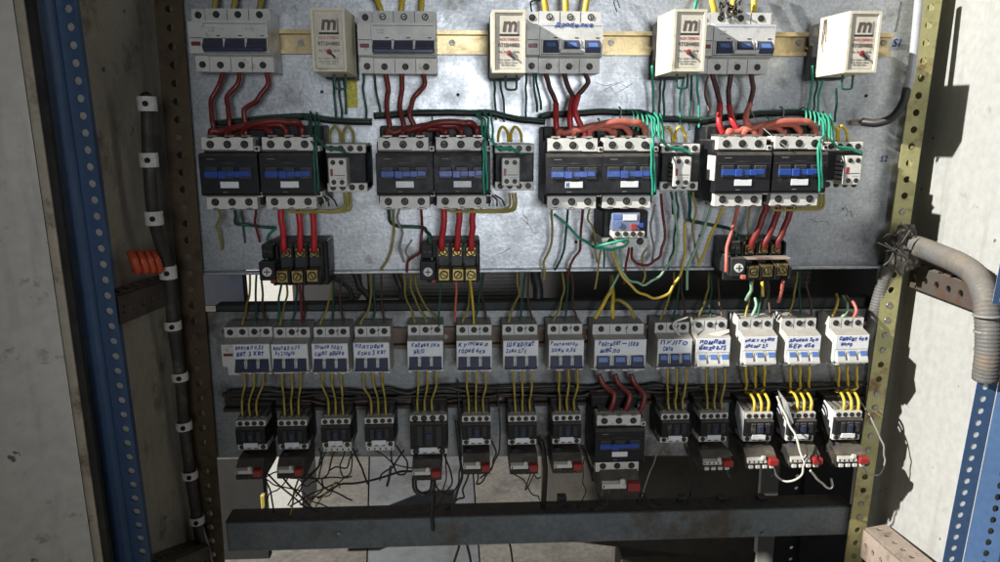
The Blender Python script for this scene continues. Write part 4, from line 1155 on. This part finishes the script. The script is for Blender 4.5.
# green vertical bundles right of each pair
gv = [(313, 121, 317, 195), (486, 121, 486, 194), (656, 120, 654, 196), (826, 121, 821, 192)]
for i, (xa, ya, xb, yb) in enumerate(gv):
    m = [M_wgrnd, M_wgrn, M_wgrn, M_wgrn][i]
    m = M_wgrn if i else M_wgrnd
    for k in range(4):
        o = (k-1.5)*2.6
        if k == 0: pts = [(xa+o-6, ya-6, .05), (xa+o, ya, .07), (xa+o+1, ya+18, .09), (xb+o*.7, 146, .114), (xb+o*.6, 170, .116), (xb+o*.4, yb, .108)]
        elif k == 1: pts = [(xa+o-8, ya-7, .045), (xa+o, ya-1, .07), (xa+o, ya+14, .085), (xb+o, 142, .114), (xb+o*.5+1, 168, .116), (xb+1, yb-4, .110)]
        elif k == 2: pts = [(xa+o-4, ya-9, .045), (xa+o+1, ya-2, .072), (xa+o+2, ya+16, .09), (xa+12, 147, .085), (xa+24, 148, .082), (xa+32, 151, .078)]
        else: pts = [(xa+o, ya-8, .045), (xa+o+2, ya, .068), (xa+o+3, ya+20, .085), (xa+14, 149, .083), (xa+26, 150, .080), (xa+36, 154, .078)]
        wire('green_wire', pts, .0016, m, f'{["outer left", "inner left", "inner right", "outer right"][k]} green wire of the upright bundle beside the {ORD[i]} contactor pair', 'green wires beside contactor pairs')
# short comb of green stubs at bundle heads (sunlit pairs)
for i, (xa, ya) in enumerate(((632, 116), (804, 113))):
    for k in range(6):
        x = xa+k*4.6; y = ya+k*1.6
        wire('green_wire', [(x-4, y-4, .045), (x, y-5, .058), (x+2, y+2, .066), (x+1.5, y+13, .070)], .0014, M_wgrn, f'{ORD[k]} short green stub from the left in the comb above the {["third", "fourth"][i]} pair', 'green stubs combed above the contactors')
# yellow double loops over auxiliary contactors
yl = [(330, 139, 0), (498, 139, 1), (662, 139, 2), (828, 138, 3)]
for i, (x, y, _) in enumerate(yl):
    for k in range(2):
        x0 = x+k*13 if i != 3 else x+k*9
        m = M_woliv if i == 0 else M_wyel
        wire('yellow_jumper', [(x0, y+3, .056), (x0+.5, y-6, .060), (x0+4.5, y-12, .064), (x0+9.5, y-6, .060), (x0+10.5, y+3, .056)], .0021, m, f'{["left", "right"][k]} yellow wire loop on top of the {ORD[i]} auxiliary contactor', 'yellow loops on auxiliary contactors')
# green drops from relay boxes
gd = [[(333, 72, 336, 118), (338, 72, 342, 118), (343, 72, 346, 114), (363, 72, 366, 118), (374, 72, 380, 116)], [(494, 74, 496, 120), (500, 74, 504, 122), (526, 72, 526, 120), (533, 72, 537, 112), (536, 72, 541, 110)],
      [(652, 72, 654, 124), (660, 72, 659, 118), (664, 72, 664, 118), (683, 72, 680, 124), (691, 72, 689, 130), (697, 72, 699, 128)], [(812, 72, 806, 124), (817, 72, 813, 122), (836, 95, 835, 122), (822, 70, 818, 118)]]
for i, l in enumerate(gd):
    for k, (xa, ya, xb, yb) in enumerate(l):
        m = M_wgrnd if (i < 2 or k in (1, 2, 4)) else M_wgrn
        wire('green_wire', [(xa, ya-6, .05), (xa+.5, ya+8, .04), ((xa+xb)/2+rnd.uniform(-1.5, 1.5), (ya+yb)/2, .030), (xb, yb-8, .030), (xb, yb, .034)], .0017, m, f'{ORD[k]} green wire from the left dropping below the {ORD[i]} relay box', 'green wires below relay boxes')
wire('green_wire', [(532, 16, .05), (531, 4, .04), (534, 1, .03), (541, 1, .03)], .0012, M_wgrnd, 'thin green wire curling above the auxiliary module of the hand-lettered breaker')
wire('green_wire', [(694, 12, .04), (696, 2, .04), (700, -6, .03)], .0026, M_wgrn, 'green wire rising behind the third cream relay box')
wire('brown_wire', [(708, 76, .05), (705, 96, .05), (709, 112, .06)], .0016, M_wbrn, 'brown frayed wire hanging left of the fourth red cable set')
wire('grey_wire', [(734, 80, .05), (746, 100, .055), (757, 122, .07), (790, 150, .108)], .0006, M_wgry, 'hair-thin grey wire slanting over the red cables of the fourth pair')
# wires below contactors: thick reds to overloads
for i, l in enumerate(([(281, 209, 284, 250), (299, 209, 300, 250), (313, 209, 314, 250)], [(444, 208, 442, 249), (459, 208, 457, 249), (473, 208, 471, 249)], [(766, 206, 752, 247), (778, 208, 765, 247), (790, 208, 778, 246)])):
    for k, (xa, ya, xb, yb) in enumerate(l):
        wire('red_cable', [(xa, ya-5, .075), (xa, ya+3, .074), ((xa+xb)/2+.6, (ya+yb)/2, .072), (xb, yb-4, .068), (xb, yb+1, .064)], .0046, M_wredb if i < 2 else M_wred, f'{POS3[k]} thick red cable into the {["first", "second", "third"][i]} brass-screw overload relay from left', 'red cables to overload relays', 'cable')
# yellow/olive jumper bundle under the second contactor of each pair
for i, (x0, x1, y) in enumerate(((287, 351, 211), (447, 516, 211), (771, 824, 209))):
    for k in range(3):
        xr = x1-k*3
        wire('yellow_wire', [(x0+k*12, y-4, .075), (x0+k*12+3, y+.5, .078), ((x0+x1)/2, y+1-k*.7, .080), (xr-8, y+.5-k*.8, .078), (xr-1, y-2-k, .076), (xr, y-10, .074), (xr-1, y-18, .072)], .0018, M_woliv, f'{["lowest", "middle", "uppermost"][k]} dull yellow wire under contactor pair {["one", "two", "four"][i]} curving up right', 'dull yellow wires under the contactors')
# black/white tails between
for i, (x, y) in enumerate(((319, 198), (487, 198))):
    for k in range(5):
        wire('white_wire' if k % 2 else 'black_wire', [(x+k*2, y-3, .08), (x+3+k*3, y+2, .085), (x+2+k*4, y+8, .08)], .0011, M_wwht if k % 2 else M_wblk, f'{ORD[k]} short loose tail from the left beside the {["second", "fourth"][i]} large contactor', 'loose tails beside the contactors')
# loose wires hanging over the plate
HW = [('green_wire', [(234, 206, .08), (236, 224, .03), (262, 227, .01), (275, 228, .01)], .0024, M_wgrnd, 'dark green wire leaving the leftmost contactor along the plate'),
      ('green_wire', [(241, 212, .02), (243, 230, .012), (245, 243, .01)], .0014, M_wgrnd, 'short green wire hanging below the leftmost contactor'),
      ('red_wire', [(256, 206, .07), (255, 222, .04), (260, 242, .03)], .0018, M_wred, 'thin red wire hanging below the first contactor pair'),
      ('green_wire', [(276, 228, .012), (268, 236, .03), (268, 250, .06), (266, 262, .07)], .0018, M_wgrn, 'green wire running into the first overload relay'),
      ('yellow_wire', [(393, 207, .07), (394, 230, .03), (391, 252, .02), (381, 270, .015)], .0018, M_woliv, 'dull yellow wire curving down under the third large contactor'),
      ('red_wire', [(421, 207, .07), (422, 230, .03), (420, 252, .03), (408, 262, .02), (407, 272, .015)], .0020, M_wred, 'red wire curving down left of the second overload relay'),
      ('green_wire', [(388, 207, .07), (390, 222, .02), (398, 226, .008), (424, 228, .008), (430, 236, .03), (429, 256, .07)], .0026, M_wgrnd, 'dark green cable bending along the plate into the second overload relay'),
      ('green_wire', [(429, 236, .05), (431, 248, .068), (432, 260, .072)], .0014, M_wgrn, 'bright green wire at the left of the second overload relay'),
      ('grey_wire', [(412, 240, .004), (406, 250, .004), (408, 258, .004)], .0012, M_wgry, 'grey curl on the plate drawn for the shadow of the red wire'),  # cast shadow of the red wire, modelled as a grey curl
      ('yellow_wire', [(552, 206, .07), (552, 224, .04), (551, 244, .03), (544, 262, .03), (544, 280, .03)], .0018, M_woliv, 'dull yellow wire hanging leftmost below the third contactor pair'),
      ('green_wire', [(568, 206, .07), (567, 222, .04), (564, 250, .03), (555, 270, .02)], .0018, M_wgrnd, 'dark green wire hanging below the fifth large contactor'),
      ('red_wire', [(583, 206, .07), (581, 228, .04), (580, 250, .03), (571, 264, .03), (567, 278, .025)], .0020, M_wred, 'red wire hanging below the fifth large contactor'),
      ('green_wire', [(554, 214, .05), (566, 224, .05), (580, 238, .06), (595, 248, .08), (610, 250, .09), (625, 246, .10), (629, 241, .10)], .0020, M_wgrn, 'green wire sagging into the relay with the red button'),
      ('green_wire', [(594, 247, .085), (606, 244, .10), (620, 241, .105), (628, 240, .10)], .0020, M_wgrn, 'second green wire over the lower terminals of the red-button relay'),
      ('yellow_wire', [(601, 250, .04), (598, 270, .035), (595, 289, .03)], .0017, M_woliv, 'dull yellow wire hanging left below the red-button relay'),
      ('yellow_wire', [(611, 250, .05), (617, 264, .05), (624, 278, .055), (638, 292, .06), (655, 298, .06), (668, 294, .06), (680, 276, .055), (685, 254, .05), (685, 222, .05)], .0021, M_wyel, 'long yellow wire looping low below the red-button relay'),
      ('green_wire', [(615, 250, .045), (620, 268, .05), (630, 281, .055), (644, 285, .055), (660, 276, .055), (673, 258, .05), (678, 238, .045), (673, 200, .05)], .0019, M_wpale, 'pale green wire looping below the red-button relay'),
      ('red_wire', [(632, 248, .07), (632, 258, .06), (638, 264, .055), (648, 265, .05), (660, 256, .045), (665, 240, .04), (664, 222, .04), (661, 194, .05)], .0021, M_wred, 'dark red wire looping right of the red-button relay'),
      ('red_wire', [(629, 248, .07), (626, 264, .05), (624, 284, .04)], .0019, M_wred, 'red wire dropping straight below the red-button relay'),
      ('green_wire', [(620, 250, .05), (622, 266, .045), (615, 282, .04), (609, 292, .04)], .0018, M_wpale, 'pale green wire bending left below the red-button relay'),
      ('green_wire', [(671, 192, .05), (673, 205, .04), (673, 214, .03)], .0018, M_wgrnd, 'short dark green stub below the third auxiliary contactor'),
      ('grey_wire', [(682, 192, .05), (685, 208, .04), (685, 220, .03)], .0018, M_wgry, 'grey wire under the third auxiliary contactor'),
      ('green_wire', [(689, 190, .05), (690, 220, .02), (700, 223, .012), (716, 226, .012), (730, 229, .03), (738, 236, .06), (739, 254, .07)], .0026, M_wgrnd, 'dark green cable along the plate left of the last overload relay'),
      ('green_wire', [(712, 204, .07), (706, 222, .05), (697, 246, .04), (688, 266, .035), (687, 276, .03), (687, 290, .03)], .0021, M_wpale, 'pale green wire slanting down left of the last overload relay'),
      ('yellow_wire', [(724, 206, .07), (714, 228, .05), (705, 250, .04), (698, 266, .03)], .0020, M_wyel, 'yellow wire slanting down left of the last overload relay'),
      ('red_wire', [(738, 206, .07), (734, 224, .06), (727, 246, .075), (726, 262, .085), (726, 272, .085)], .0026, M_wpink, 'pinkish red wire down the left of the last overload relay'),
      ('green_wire', [(739, 236, .06), (738, 246, .065), (736, 256, .07)], .0014, M_wgrn, 'short green wire above the dial of the last overload relay'),
      ('green_wire', [(751, 282, .08), (751, 290, .075), (746, 300, .06)], .0024, M_wpale, 'pale green wire leaving the last overload relay'),
      ('yellow_wire', [(762, 282, .08), (763, 296, .07)], .0022, M_wyel, 'short yellow wire under the last overload relay'),
      ('red_wire', [(783, 281, .08), (781, 292, .07), (778, 302, .06)], .0026, M_wpink, 'pink red wire under the last overload relay'),
      ('black_wire', [(767, 280, .07), (768, 296, .06), (764, 310, .04)], .0024, M_wblk, 'black wire under the last overload relay'),
      ('green_wire', [(755, 298, .03), (756, 306, .04), (752, 316, .045)], .0022, M_wpale, 'pale green wire entering the twelfth lower breaker'),
      ('yellow_wire', [(836, 294, .01), (838, 300, .03), (836, 308, .04), (832, 316, .045)], .0020, M_wyel, 'yellow wire entering the last lower breaker'),
      ('green_wire', [(843, 296, .01), (847, 304, .035), (847, 312, .045), (842, 317, .045)], .0022, M_wpale, 'pale green wire entering the last lower breaker'),
      ('red_wire', [(846, 296, .01), (853, 302, .035), (856, 310, .045), (854, 317, .045)], .0024, M_wpink, 'pink red wire entering the last lower breaker'),
      ('green_wire', [(282, 282, .08), (279, 300, .06), (278, 322, .05)], .0016, M_wgrnd, 'green wire dropping from the first overload relay'),
      ('red_wire', [(299, 282, .08), (301, 300, .06), (302, 322, .05)], .0019, M_wred, 'red wire dropping from the first overload relay'),
      ('green_wire', [(441, 282, .08), (440, 300, .06), (439, 326, .05)], .0016, M_wgrnd, 'green wire dropping from the second overload relay'),
      ('red_wire', [(456, 282, .08), (456, 300, .06), (455, 322, .05)], .0018, M_wpink, 'red wire dropping from the second overload relay'),
      ('yellow_wire', [(470, 280, .08), (472, 298, .06), (474, 325, .05)], .0018, M_wyel, 'yellow wire dropping from the second overload relay'),
      ('yellow_wire', [(595, 318, .045), (602, 306, .05), (611, 290, .04), (612, 276, .0)], .0030, M_wyel, 'left yellow cable over the widest lower breaker'),
      ('yellow_wire', [(613, 318, .045), (612, 308, .05), (613, 296, .04), (612, 280, .0)], .0030, M_wyel, 'middle yellow cable over the widest lower breaker'),
      ('yellow_wire', [(634, 318, .045), (630, 308, .05), (621, 301, .045), (612, 300, .03)], .0028, M_woliv, 'right yellow cable over the widest lower breaker'),
      ('black_cable', [(354, 272, -.05), (360, 288, -.04), (372, 300, -.03)], .006, M_wblk, 'thick black cable slanting behind the gap left of centre'),
      ('black_cable', [(334, 278, -.06), (350, 290, -.05), (352, 308, -.03)], .004, M_wblk, 'black cable hanging behind the gap near the ribbed blocks'),
      ('black_cable', [(395, 272, -.06), (402, 290, -.05), (404, 308, -.03)], .006, M_wblk, 'thick dark cable behind the gap left of the second overload relay'),
      ('black_cable', [(535, 270, -.05), (538, 288, -.04), (537, 308, -.03)], .009, M_wblk, 'broad black cable behind the gap right of centre')]
for n, p, r, m, l in HW: wire(n, p, r, m, l)
# top tails of the lower breakers
for i, (x, zc, bot, zt) in enumerate(SBC):
    q = SB[i]; xc = (q[0]+q[1])/2; hw = (q[1]-q[0])/2
    if i in (8, 13): continue
    ms = [(M_woliv, 'yellow'), (M_wgrnd, 'green'), (M_wbrn, 'brown')]
    for k in range(3):
        xb = xc+(k-1)*hw*.66; g = rnd.uniform(-4, 4)
        xt = xc+3+(k-1)*5+g
        if i == 4: xt = 405+k*6
        wire(f'{ms[k][1]}_wire', [(xb, q[2]+1, .034), (xb+.5, q[2]-5, .034), ((xb+xt)/2+rnd.uniform(-2, 2), q[2]-16, .022), (xt, q[2]-34+rnd.uniform(-4, 4), -.005), (xt+rnd.uniform(-3, 3), 272, -.03)], .0017, ms[k][0] if not (i == 4) else M_woliv, f'{ms[k][1]} wire rising from the top of the {ORD[i]} lower breaker', 'wires above the lower breakers')
# wires breaker -> small contactor
for i in range(14):
    q = SB[i]; s = SC[i]
    xc = (q[3]+q[4])/2
    if i == 8:
        for k in range(3):
            xa = 603+k*16; xb = 603+k*15+5
            wire('red_cable', [(xa-4, 374, .045), (xa, 384, .05), (xb+6, 394, .062), (xb+5, 404, .066), (xb, 414, .066)], .0042, M_wred, f'{POS3[k]} dark red cable from the widest lower breaker to the medium contactor', 'red cables of the medium contactor', 'cable')
        continue
    for k in range(3):
        xa = xc+(k-1)*9.2+2; xb = s[0]+7.5+k*7.2
        y2 = s[2]
        if i < 11: pts = [(xa, 368, .044), (xa, 378, .042), (xa+rnd.uniform(-.6, .6), 386+rnd.uniform(-2, 2), .036), ((xa+xb*2)/3, 395, .042), (xb-.5, 401, .050), (xb, y2-3, .056), (xb, y2+2, .050)]
        else: pts = [(xa-6, 366, .040), (xa-6, 378, .030), (xa-6, 388, .018), (xb-7, y2-19, .024), (xb-2, y2-17.5, .042), (xb+1.5, y2-10, .058), (xb+1.5, y2-2, .062), (xb+1, y2+2, .055)]
        r = .0017 if i < 11 else .0023
        wire('yellow_wire', pts, r, M_wyel if i >= 11 else M_wyel_shade, f'{POS3[k]} yellow wire between the {ORD[i]} lower breaker and its contactor', 'yellow wires from breakers to contactors')  # dimmer yellow paints the shade left of the sunlit wires
# bottom tangle
BT = [('black_wire', [(319, 448, .06), (322, 462, .05), (318, 480, .04), (306, 486, .03), (297, 478, .05)], .0012, M_wblk, 'black wire curving from the third contactor toward the second relay'),
      ('black_wire', [(327, 448, .06), (318, 468, .04), (300, 486, .02), (288, 505, .0)], .0012, M_wblk, 'black wire slanting from the third contactor down left'),
      ('black_wire', [(346, 448, .06), (340, 466, .05), (343, 476, .05), (350, 474, .05), (352, 462, .05), (350, 448, .06)], .0012, M_wblk, 'closed black wire loop under the third contactor'),
      ('black_wire', [(353, 448, .04), (362, 468, .03), (368, 484, .02)], .0016, M_wblk, 'black wire slanting right below the third contactor'),
      ('black_wire', [(290, 478, .06), (320, 478, .04), (345, 478, .03), (352, 476, .03)], .0012, M_wblk, 'black wire running level to a taped joint'),
      ('black_wire', [(318, 498, .0), (340, 484, .02), (368, 481, .03), (394, 473, .05), (410, 471, .07), (424, 470, .09)], .0018, M_wblk, 'long black wire rising right to the hanging relay'),
      ('black_wire', [(391, 445, .06), (392, 462, .06), (398, 474, .06), (406, 473, .07), (407, 462, .06), (396, 445, .06)], .0014, M_wblk, 'black wire loop below the fourth contactor'),
      ('blue_wire', [(391, 466, .05), (389, 478, .05), (387, 486, .05)], .0022, M_navy, 'short navy blue wire end below the fourth contactor'),
      ('black_wire', [(264, 474, .07), (270, 490, .03), (274, 512, .0)], .0014, M_wblk, 'black wire dropping from the leftmost overload relay'),
      ('black_wire', [(268, 474, .07), (285, 490, .04), (304, 506, .01), (318, 512, .0)], .0014, M_wblk, 'black wire slanting right from the leftmost overload relay'),
      ('black_wire', [(300, 474, .07), (294, 492, .03), (290, 516, .0)], .0016, M_woliv, 'dull yellow wire in front of the white box'),
      ('black_wire', [(282, 476, .07), (296, 492, .04), (312, 508, .01)], .0016, M_wblk, 'black wire crossing in front of the white box'),
      ('brown_wire', [(290, 506, .0), (310, 494, .02), (338, 482, .02)], .0014, M_wbrn, 'brown wire slanting up over the pale slab'),
      ('yellow_wire', [(316, 506, .0), (326, 492, .02), (336, 482, .02), (340, 488, .02)], .0013, M_woliv, 'dull yellow wire bent over the pale slab'),
      ('black_cable', [(414, 478, .085), (416, 490, .09), (424, 495, .09), (431, 490, .09), (433, 480, .085)], .0040, M_wblk, 'thick black cable loop under the hanging relay'),
      ('black_wire', [(433, 480, .07), (440, 491, .06), (450, 494, .05), (458, 484, .04), (461, 460, .05), (458, 380, .02)], .0014, M_wblk, 'black wire looping up between the fifth and sixth contactors'),
      ('black_wire', [(444, 452, .06), (450, 470, .05), (452, 482, .05), (444, 495, .03), (436, 508, .01)], .0014, M_wblk, 'black wire hanging right of the fifth contactor'),
      ('brown_wire', [(446, 452, .05), (446, 478, .04), (440, 496, .03), (434, 510, .01)], .0012, M_wbrn, 'brown wire hanging right of the fifth contactor'),
      ('black_wire', [(456, 420, .04), (459, 450, .05), (462, 476, .05), (455, 500, .03), (450, 512, .01)], .0022, M_wblk, 'heavier black wire hanging left of the sixth contactor'),
      ('black_wire', [(491, 440, .06), (496, 452, .06), (492, 468, .07), (482, 482, .07), (477, 484, .07), (478, 474, .08)], .0013, M_wblk, 'black wire looping under the sixth relay'),
      ('black_wire', [(498, 392, .03), (500, 430, .05), (499, 452, .06), (490, 470, .07), (480, 478, .08)], .0013, M_wblk, 'long black wire descending right of the sixth contactor'),
      ('black_wire', [(532, 470, .085), (528, 480, .08), (525, 489, .08), (527, 488, .08), (535, 472, .085)], .0010, M_wblk, 'narrow black wire loop under the seventh relay'),
      ('black_wire', [(533, 472, .085), (537, 478, .08), (541, 477, .08)], .0010, M_wblk, 'short black wire under the seventh relay'),
      ('black_cable', [(541, 440, .03), (544, 452, .03), (545, 470, .02), (543, 512, -.01)], .0045, M_wblk, 'thick black cable hanging between the seventh and eighth contactors'),
      ('black_cable', [(582, 446, .04), (588, 462, .03), (593, 480, .02)], .0030, M_wblk, 'black cable slanting left of the medium contactor'),
      ('grey_wire', [(661, 444, .06), (656, 456, .05), (650, 472, .04), (642, 496, .02)], .0011, M_wgry, 'thin grey wire slanting from the tenth contactor'),
      ('black_wire', [(684, 444, .05), (689, 456, .04), (694, 470, .02), (690, 496, -.01)], .0014, M_wblk, 'black wire hanging below the tenth contactor'),
      ('green_wire', [(725, 466, .08), (728, 474, .07), (730, 477, .07)], .0014, M_wgrnd, 'tiny green wire end under the half-shaded relay'),
      ('white_wire', [(777, 396, .06), (786, 416, .075), (795, 434, .09), (800, 452, .10), (804, 462, .105), (802, 474, .10), (795, 480, .09), (785, 481, .08), (777, 476, .075), (773, 466, .08)], .0017, M_wwht, 'white wire crossing the sunlit contactors and looping below'),
      ('white_wire', [(810, 470, .09), (818, 480, .08), (828, 488, .07), (832, 486, .07), (831, 478, .07)], .0018, M_wwht, 'white wire hooking up below the middle sunlit relay'),
      ('black_wire', [(765, 468, .09), (768, 476, .085), (773, 475, .085), (773, 468, .09)], .0014, M_wblk, 'short black loop under the first sunlit relay'),
      ('grey_wire', [(859, 400, .04), (870, 416, .06), (878, 432, .07), (884, 446, .075), (885, 462, .075), (879, 474, .075), (868, 474, .08), (862, 464, .095)], .0014, M_wgry, 'grey wire bowing out over the right post'),
      ('black_wire', [(806, 446, .09), (807, 454, .11), (804, 460, .11)], .0012, M_wblk, 'black wire tail over the middle sunlit relay'),
      ('black_cable', [(434, 492, .02), (432, 512, .018), (433, 530, .016)], .0035, M_wblk, 'black cable end hanging over the bottom bar'),
      ('black_wire', [(460, 540, -.02), (456, 556, -.04), (450, 575, -.06)], .0022, M_wblk, 'black wire below the bar left of centre'),
      ('black_wire', [(466, 540, -.02), (470, 556, -.04), (472, 575, -.06)], .0022, M_wblk, 'black wire below the bar near the middle'),
      ('black_wire', [(509, 540, -.02), (512, 560, -.04), (513, 575, -.06)], .0018, M_wblk, 'thin black wire below the bar right of the others'),
      ('grey_wire', [(200, 520, .05), (208, 545, .04), (215, 572, .03)], .0020, M_wgry, 'grey wire slanting at the foot of the left post')]
def wob(x0, x1, y0, y1, d0, d1, n, am):
    return [(x0+(x1-x0)*k/n, y0+(y1-y0)*k/n+rnd.uniform(-am, am), d0+(d1-d0)*k/n+rnd.uniform(-.004, .004)) for k in range(n+1)]
BT += [('black_wire', wob(226, 470, 393, 390, .022, .022, 12, 2.5), .0026, M_wblk, 'upper left black wire running level between the two small rows'),
       ('black_wire', wob(230, 560, 398, 394, .026, .024, 14, 2.5), .0022, M_wblk, 'lower left black wire running level between the two small rows'),
       ('black_wire', wob(440, 700, 388, 386, .022, .022, 12, 2.5), .0028, M_wblk, 'middle black wire running level above the medium contactor'),
       ('black_wire', wob(560, 862, 394, 386, .020, .020, 14, 2.5), .0024, M_wblk, 'right black wire running level between the two small rows'),
       ('brown_wire', wob(300, 640, 402, 396, .020, .020, 14, 2.5), .0018, M_wbrn, 'brown wire running level between the two small rows')]
for k, (a, c) in enumerate([((262, 476, .06), (330, 508, .0)), ((288, 478, .07), (262, 512, .02)), ((302, 470, .05), (352, 500, .0)), ((322, 452, .05), (296, 496, .03)), ((334, 452, .05), (312, 500, .01)),
                            ((358, 450, .05), (330, 470, .05)), ((374, 450, .05), (420, 476, .08)), ((404, 450, .05), (380, 480, .03)), ((436, 474, .07), (426, 512, .01)), ((470, 470, .07), (446, 510, .0)),
                            ((514, 474, .07), (540, 500, .0)), ((258, 470, .05), (300, 470, .07)), ((346, 476, .03), (300, 505, .0)), ((610, 496, .06), (588, 510, .0)), ((640, 492, .06), (662, 508, .0)), ((590, 440, .03), (578, 508, .0))]):
    mid = [(a[0]+(c[0]-a[0])*t+rnd.uniform(-6, 6), a[1]+(c[1]-a[1])*t+rnd.uniform(-2, 9)*(1 if t < .6 else .3), a[2]+(c[2]-a[2])*t) for t in (.25, .5, .75)]
    BT.append(('black_wire', [a]+mid+[c], rnd.uniform(.0009, .0016), M_wblk if k % 4 else M_wbrn, f'{["thin", "loose", "dangling", "curled"][k % 4]} dark wire below the {["first", "first", "second", "third", "third", "third", "fourth", "fourth", "fifth", "sixth", "seventh", "first", "third", "ninth", "ninth", "eighth"][k]} small contactor, {["slanting right", "slanting left", "reaching the bar", "in the tangle", "crossing others", "short", "long", "hooked", "near the cable loop", "by the heavy wire", "by the dark board", "level", "lowest", "left side", "right side", "upright"][k]}'))
HW2 = [((590, 208, .06), (597, 262, .03), M_woliv, 'yellow', 'under the fifth large contactor beside its red wire'), ((601, 210, .05), (604, 268, .04), M_wgrnd, 'green', 'left of the red-button relay'), ((647, 248, .05), (642, 284, .04), M_woliv, 'yellow', 'right of the red-button relay'),
       ((655, 205, .05), (652, 262, .03), M_wgry, 'grey', 'between the red-button relay and the long loops'), ((676, 192, .05), (668, 270, .03), M_wgrnd, 'green', 'under the third auxiliary contactor'), ((693, 192, .05), (700, 268, .03), M_woliv, 'yellow', 'left of the pale green slanting wire'),
       ((750, 208, .06), (744, 244, .05), M_woliv, 'yellow', 'above the last overload relay'), ((400, 207, .06), (404, 262, .02), M_wgry, 'grey', 'under the third large contactor'), ((218, 208, .06), (222, 250, .02), M_woliv, 'yellow', 'under the leftmost contactor')]
for a, c, m, cn, l in HW2:
    t = [(a[0]+(c[0]-a[0])*f+rnd.uniform(-4, 4), a[1]+(c[1]-a[1])*f, a[2]+(c[2]-a[2])*f-.004) for f in (.2, .45, .75)]
    BT.append((f'{cn}_wire', [a]+t+[c], .0016, m, f'loose {cn} wire hanging {l}'))
for n, p, r, m, l in BT: wire(n, p, r, m, l)
# dark drooping tape strips beside the sunlit contactors
for i, (x, y) in enumerate(((781, 400), (826, 440))):
    o = MB().poly([P(x-3, y-10, .05), P(x+6, y+2, .07), P(x+12, y+22, .075), P(x+8, y+26, .075), P(x+2, y+16, .07)], (0, -.002, 0))
    tag(o.build('tape_strip', M_wgry if i == 0 else M_brownblk), ['grey tape strip hanging between two sunlit contactors', 'dark tape strip hanging left of the last contactor'][i], 'tape')

# ================================================================== LIGHT
wd = bpy.data.worlds.new('World'); scene.world = wd; wd.use_nodes = True
bg = wd.node_tree.nodes['Background']; bg.inputs[0].default_value = (.80, .90, 1, 1); bg.inputs[1].default_value = WORLD = .03
def lamp(name, kind, loc, target, power, size, col):
    l = bpy.data.lights.new(name, kind); l.energy = power; l.color = col
    if kind == 'AREA': l.size = size
    else: l.shadow_soft_size = size
    o = bpy.data.objects.new(name, l); COL.objects.link(o); o.location = loc
    o.rotation_euler = (Vector(target)-Vector(loc)).to_track_quat('-Z', 'Y').to_euler()
    return o
LD = Vector((2.7, 1., -1.62)).normalized()
tgt = P(700, 250, .05)
lamp('key_lamp', 'POINT', tgt-LD*6, tgt, 4200, .05, (1, .97, .90))
fo = lamp('front_fill', 'SPOT', (.26, -2.4, 1.52), P(565, 190, 0), 84, .26, (.92, .96, 1)); fo.data.spot_size = math.radians(40); fo.data.spot_blend = 1.  # added fill spot behind the camera, its source unseen
lamp('rear_fill', 'AREA', (-1.0, .43, 2.2), (-.8, 2.4, 1.6), 10, .4, (1, .97, .93))  # added fill lamp brightening the floor and things behind the plates

cam = bpy.data.cameras.new('camera'); co = bpy.data.objects.new('camera', cam); COL.objects.link(co)
cam.sensor_fit = 'HORIZONTAL'; cam.sensor_width = 36; cam.lens = F/1000*36
co.location = CAM; co.rotation_euler = (math.pi/2-PITCH, 0, -YAW)
cam.clip_start = .02; cam.clip_end = 100
scene.camera = co
vs = scene.view_settings; vs.view_transform = 'Standard'; vs.look = 'None'; vs.exposure = 0; vs.gamma = 1
scene.render.resolution_x = 1024; scene.render.resolution_y = 575
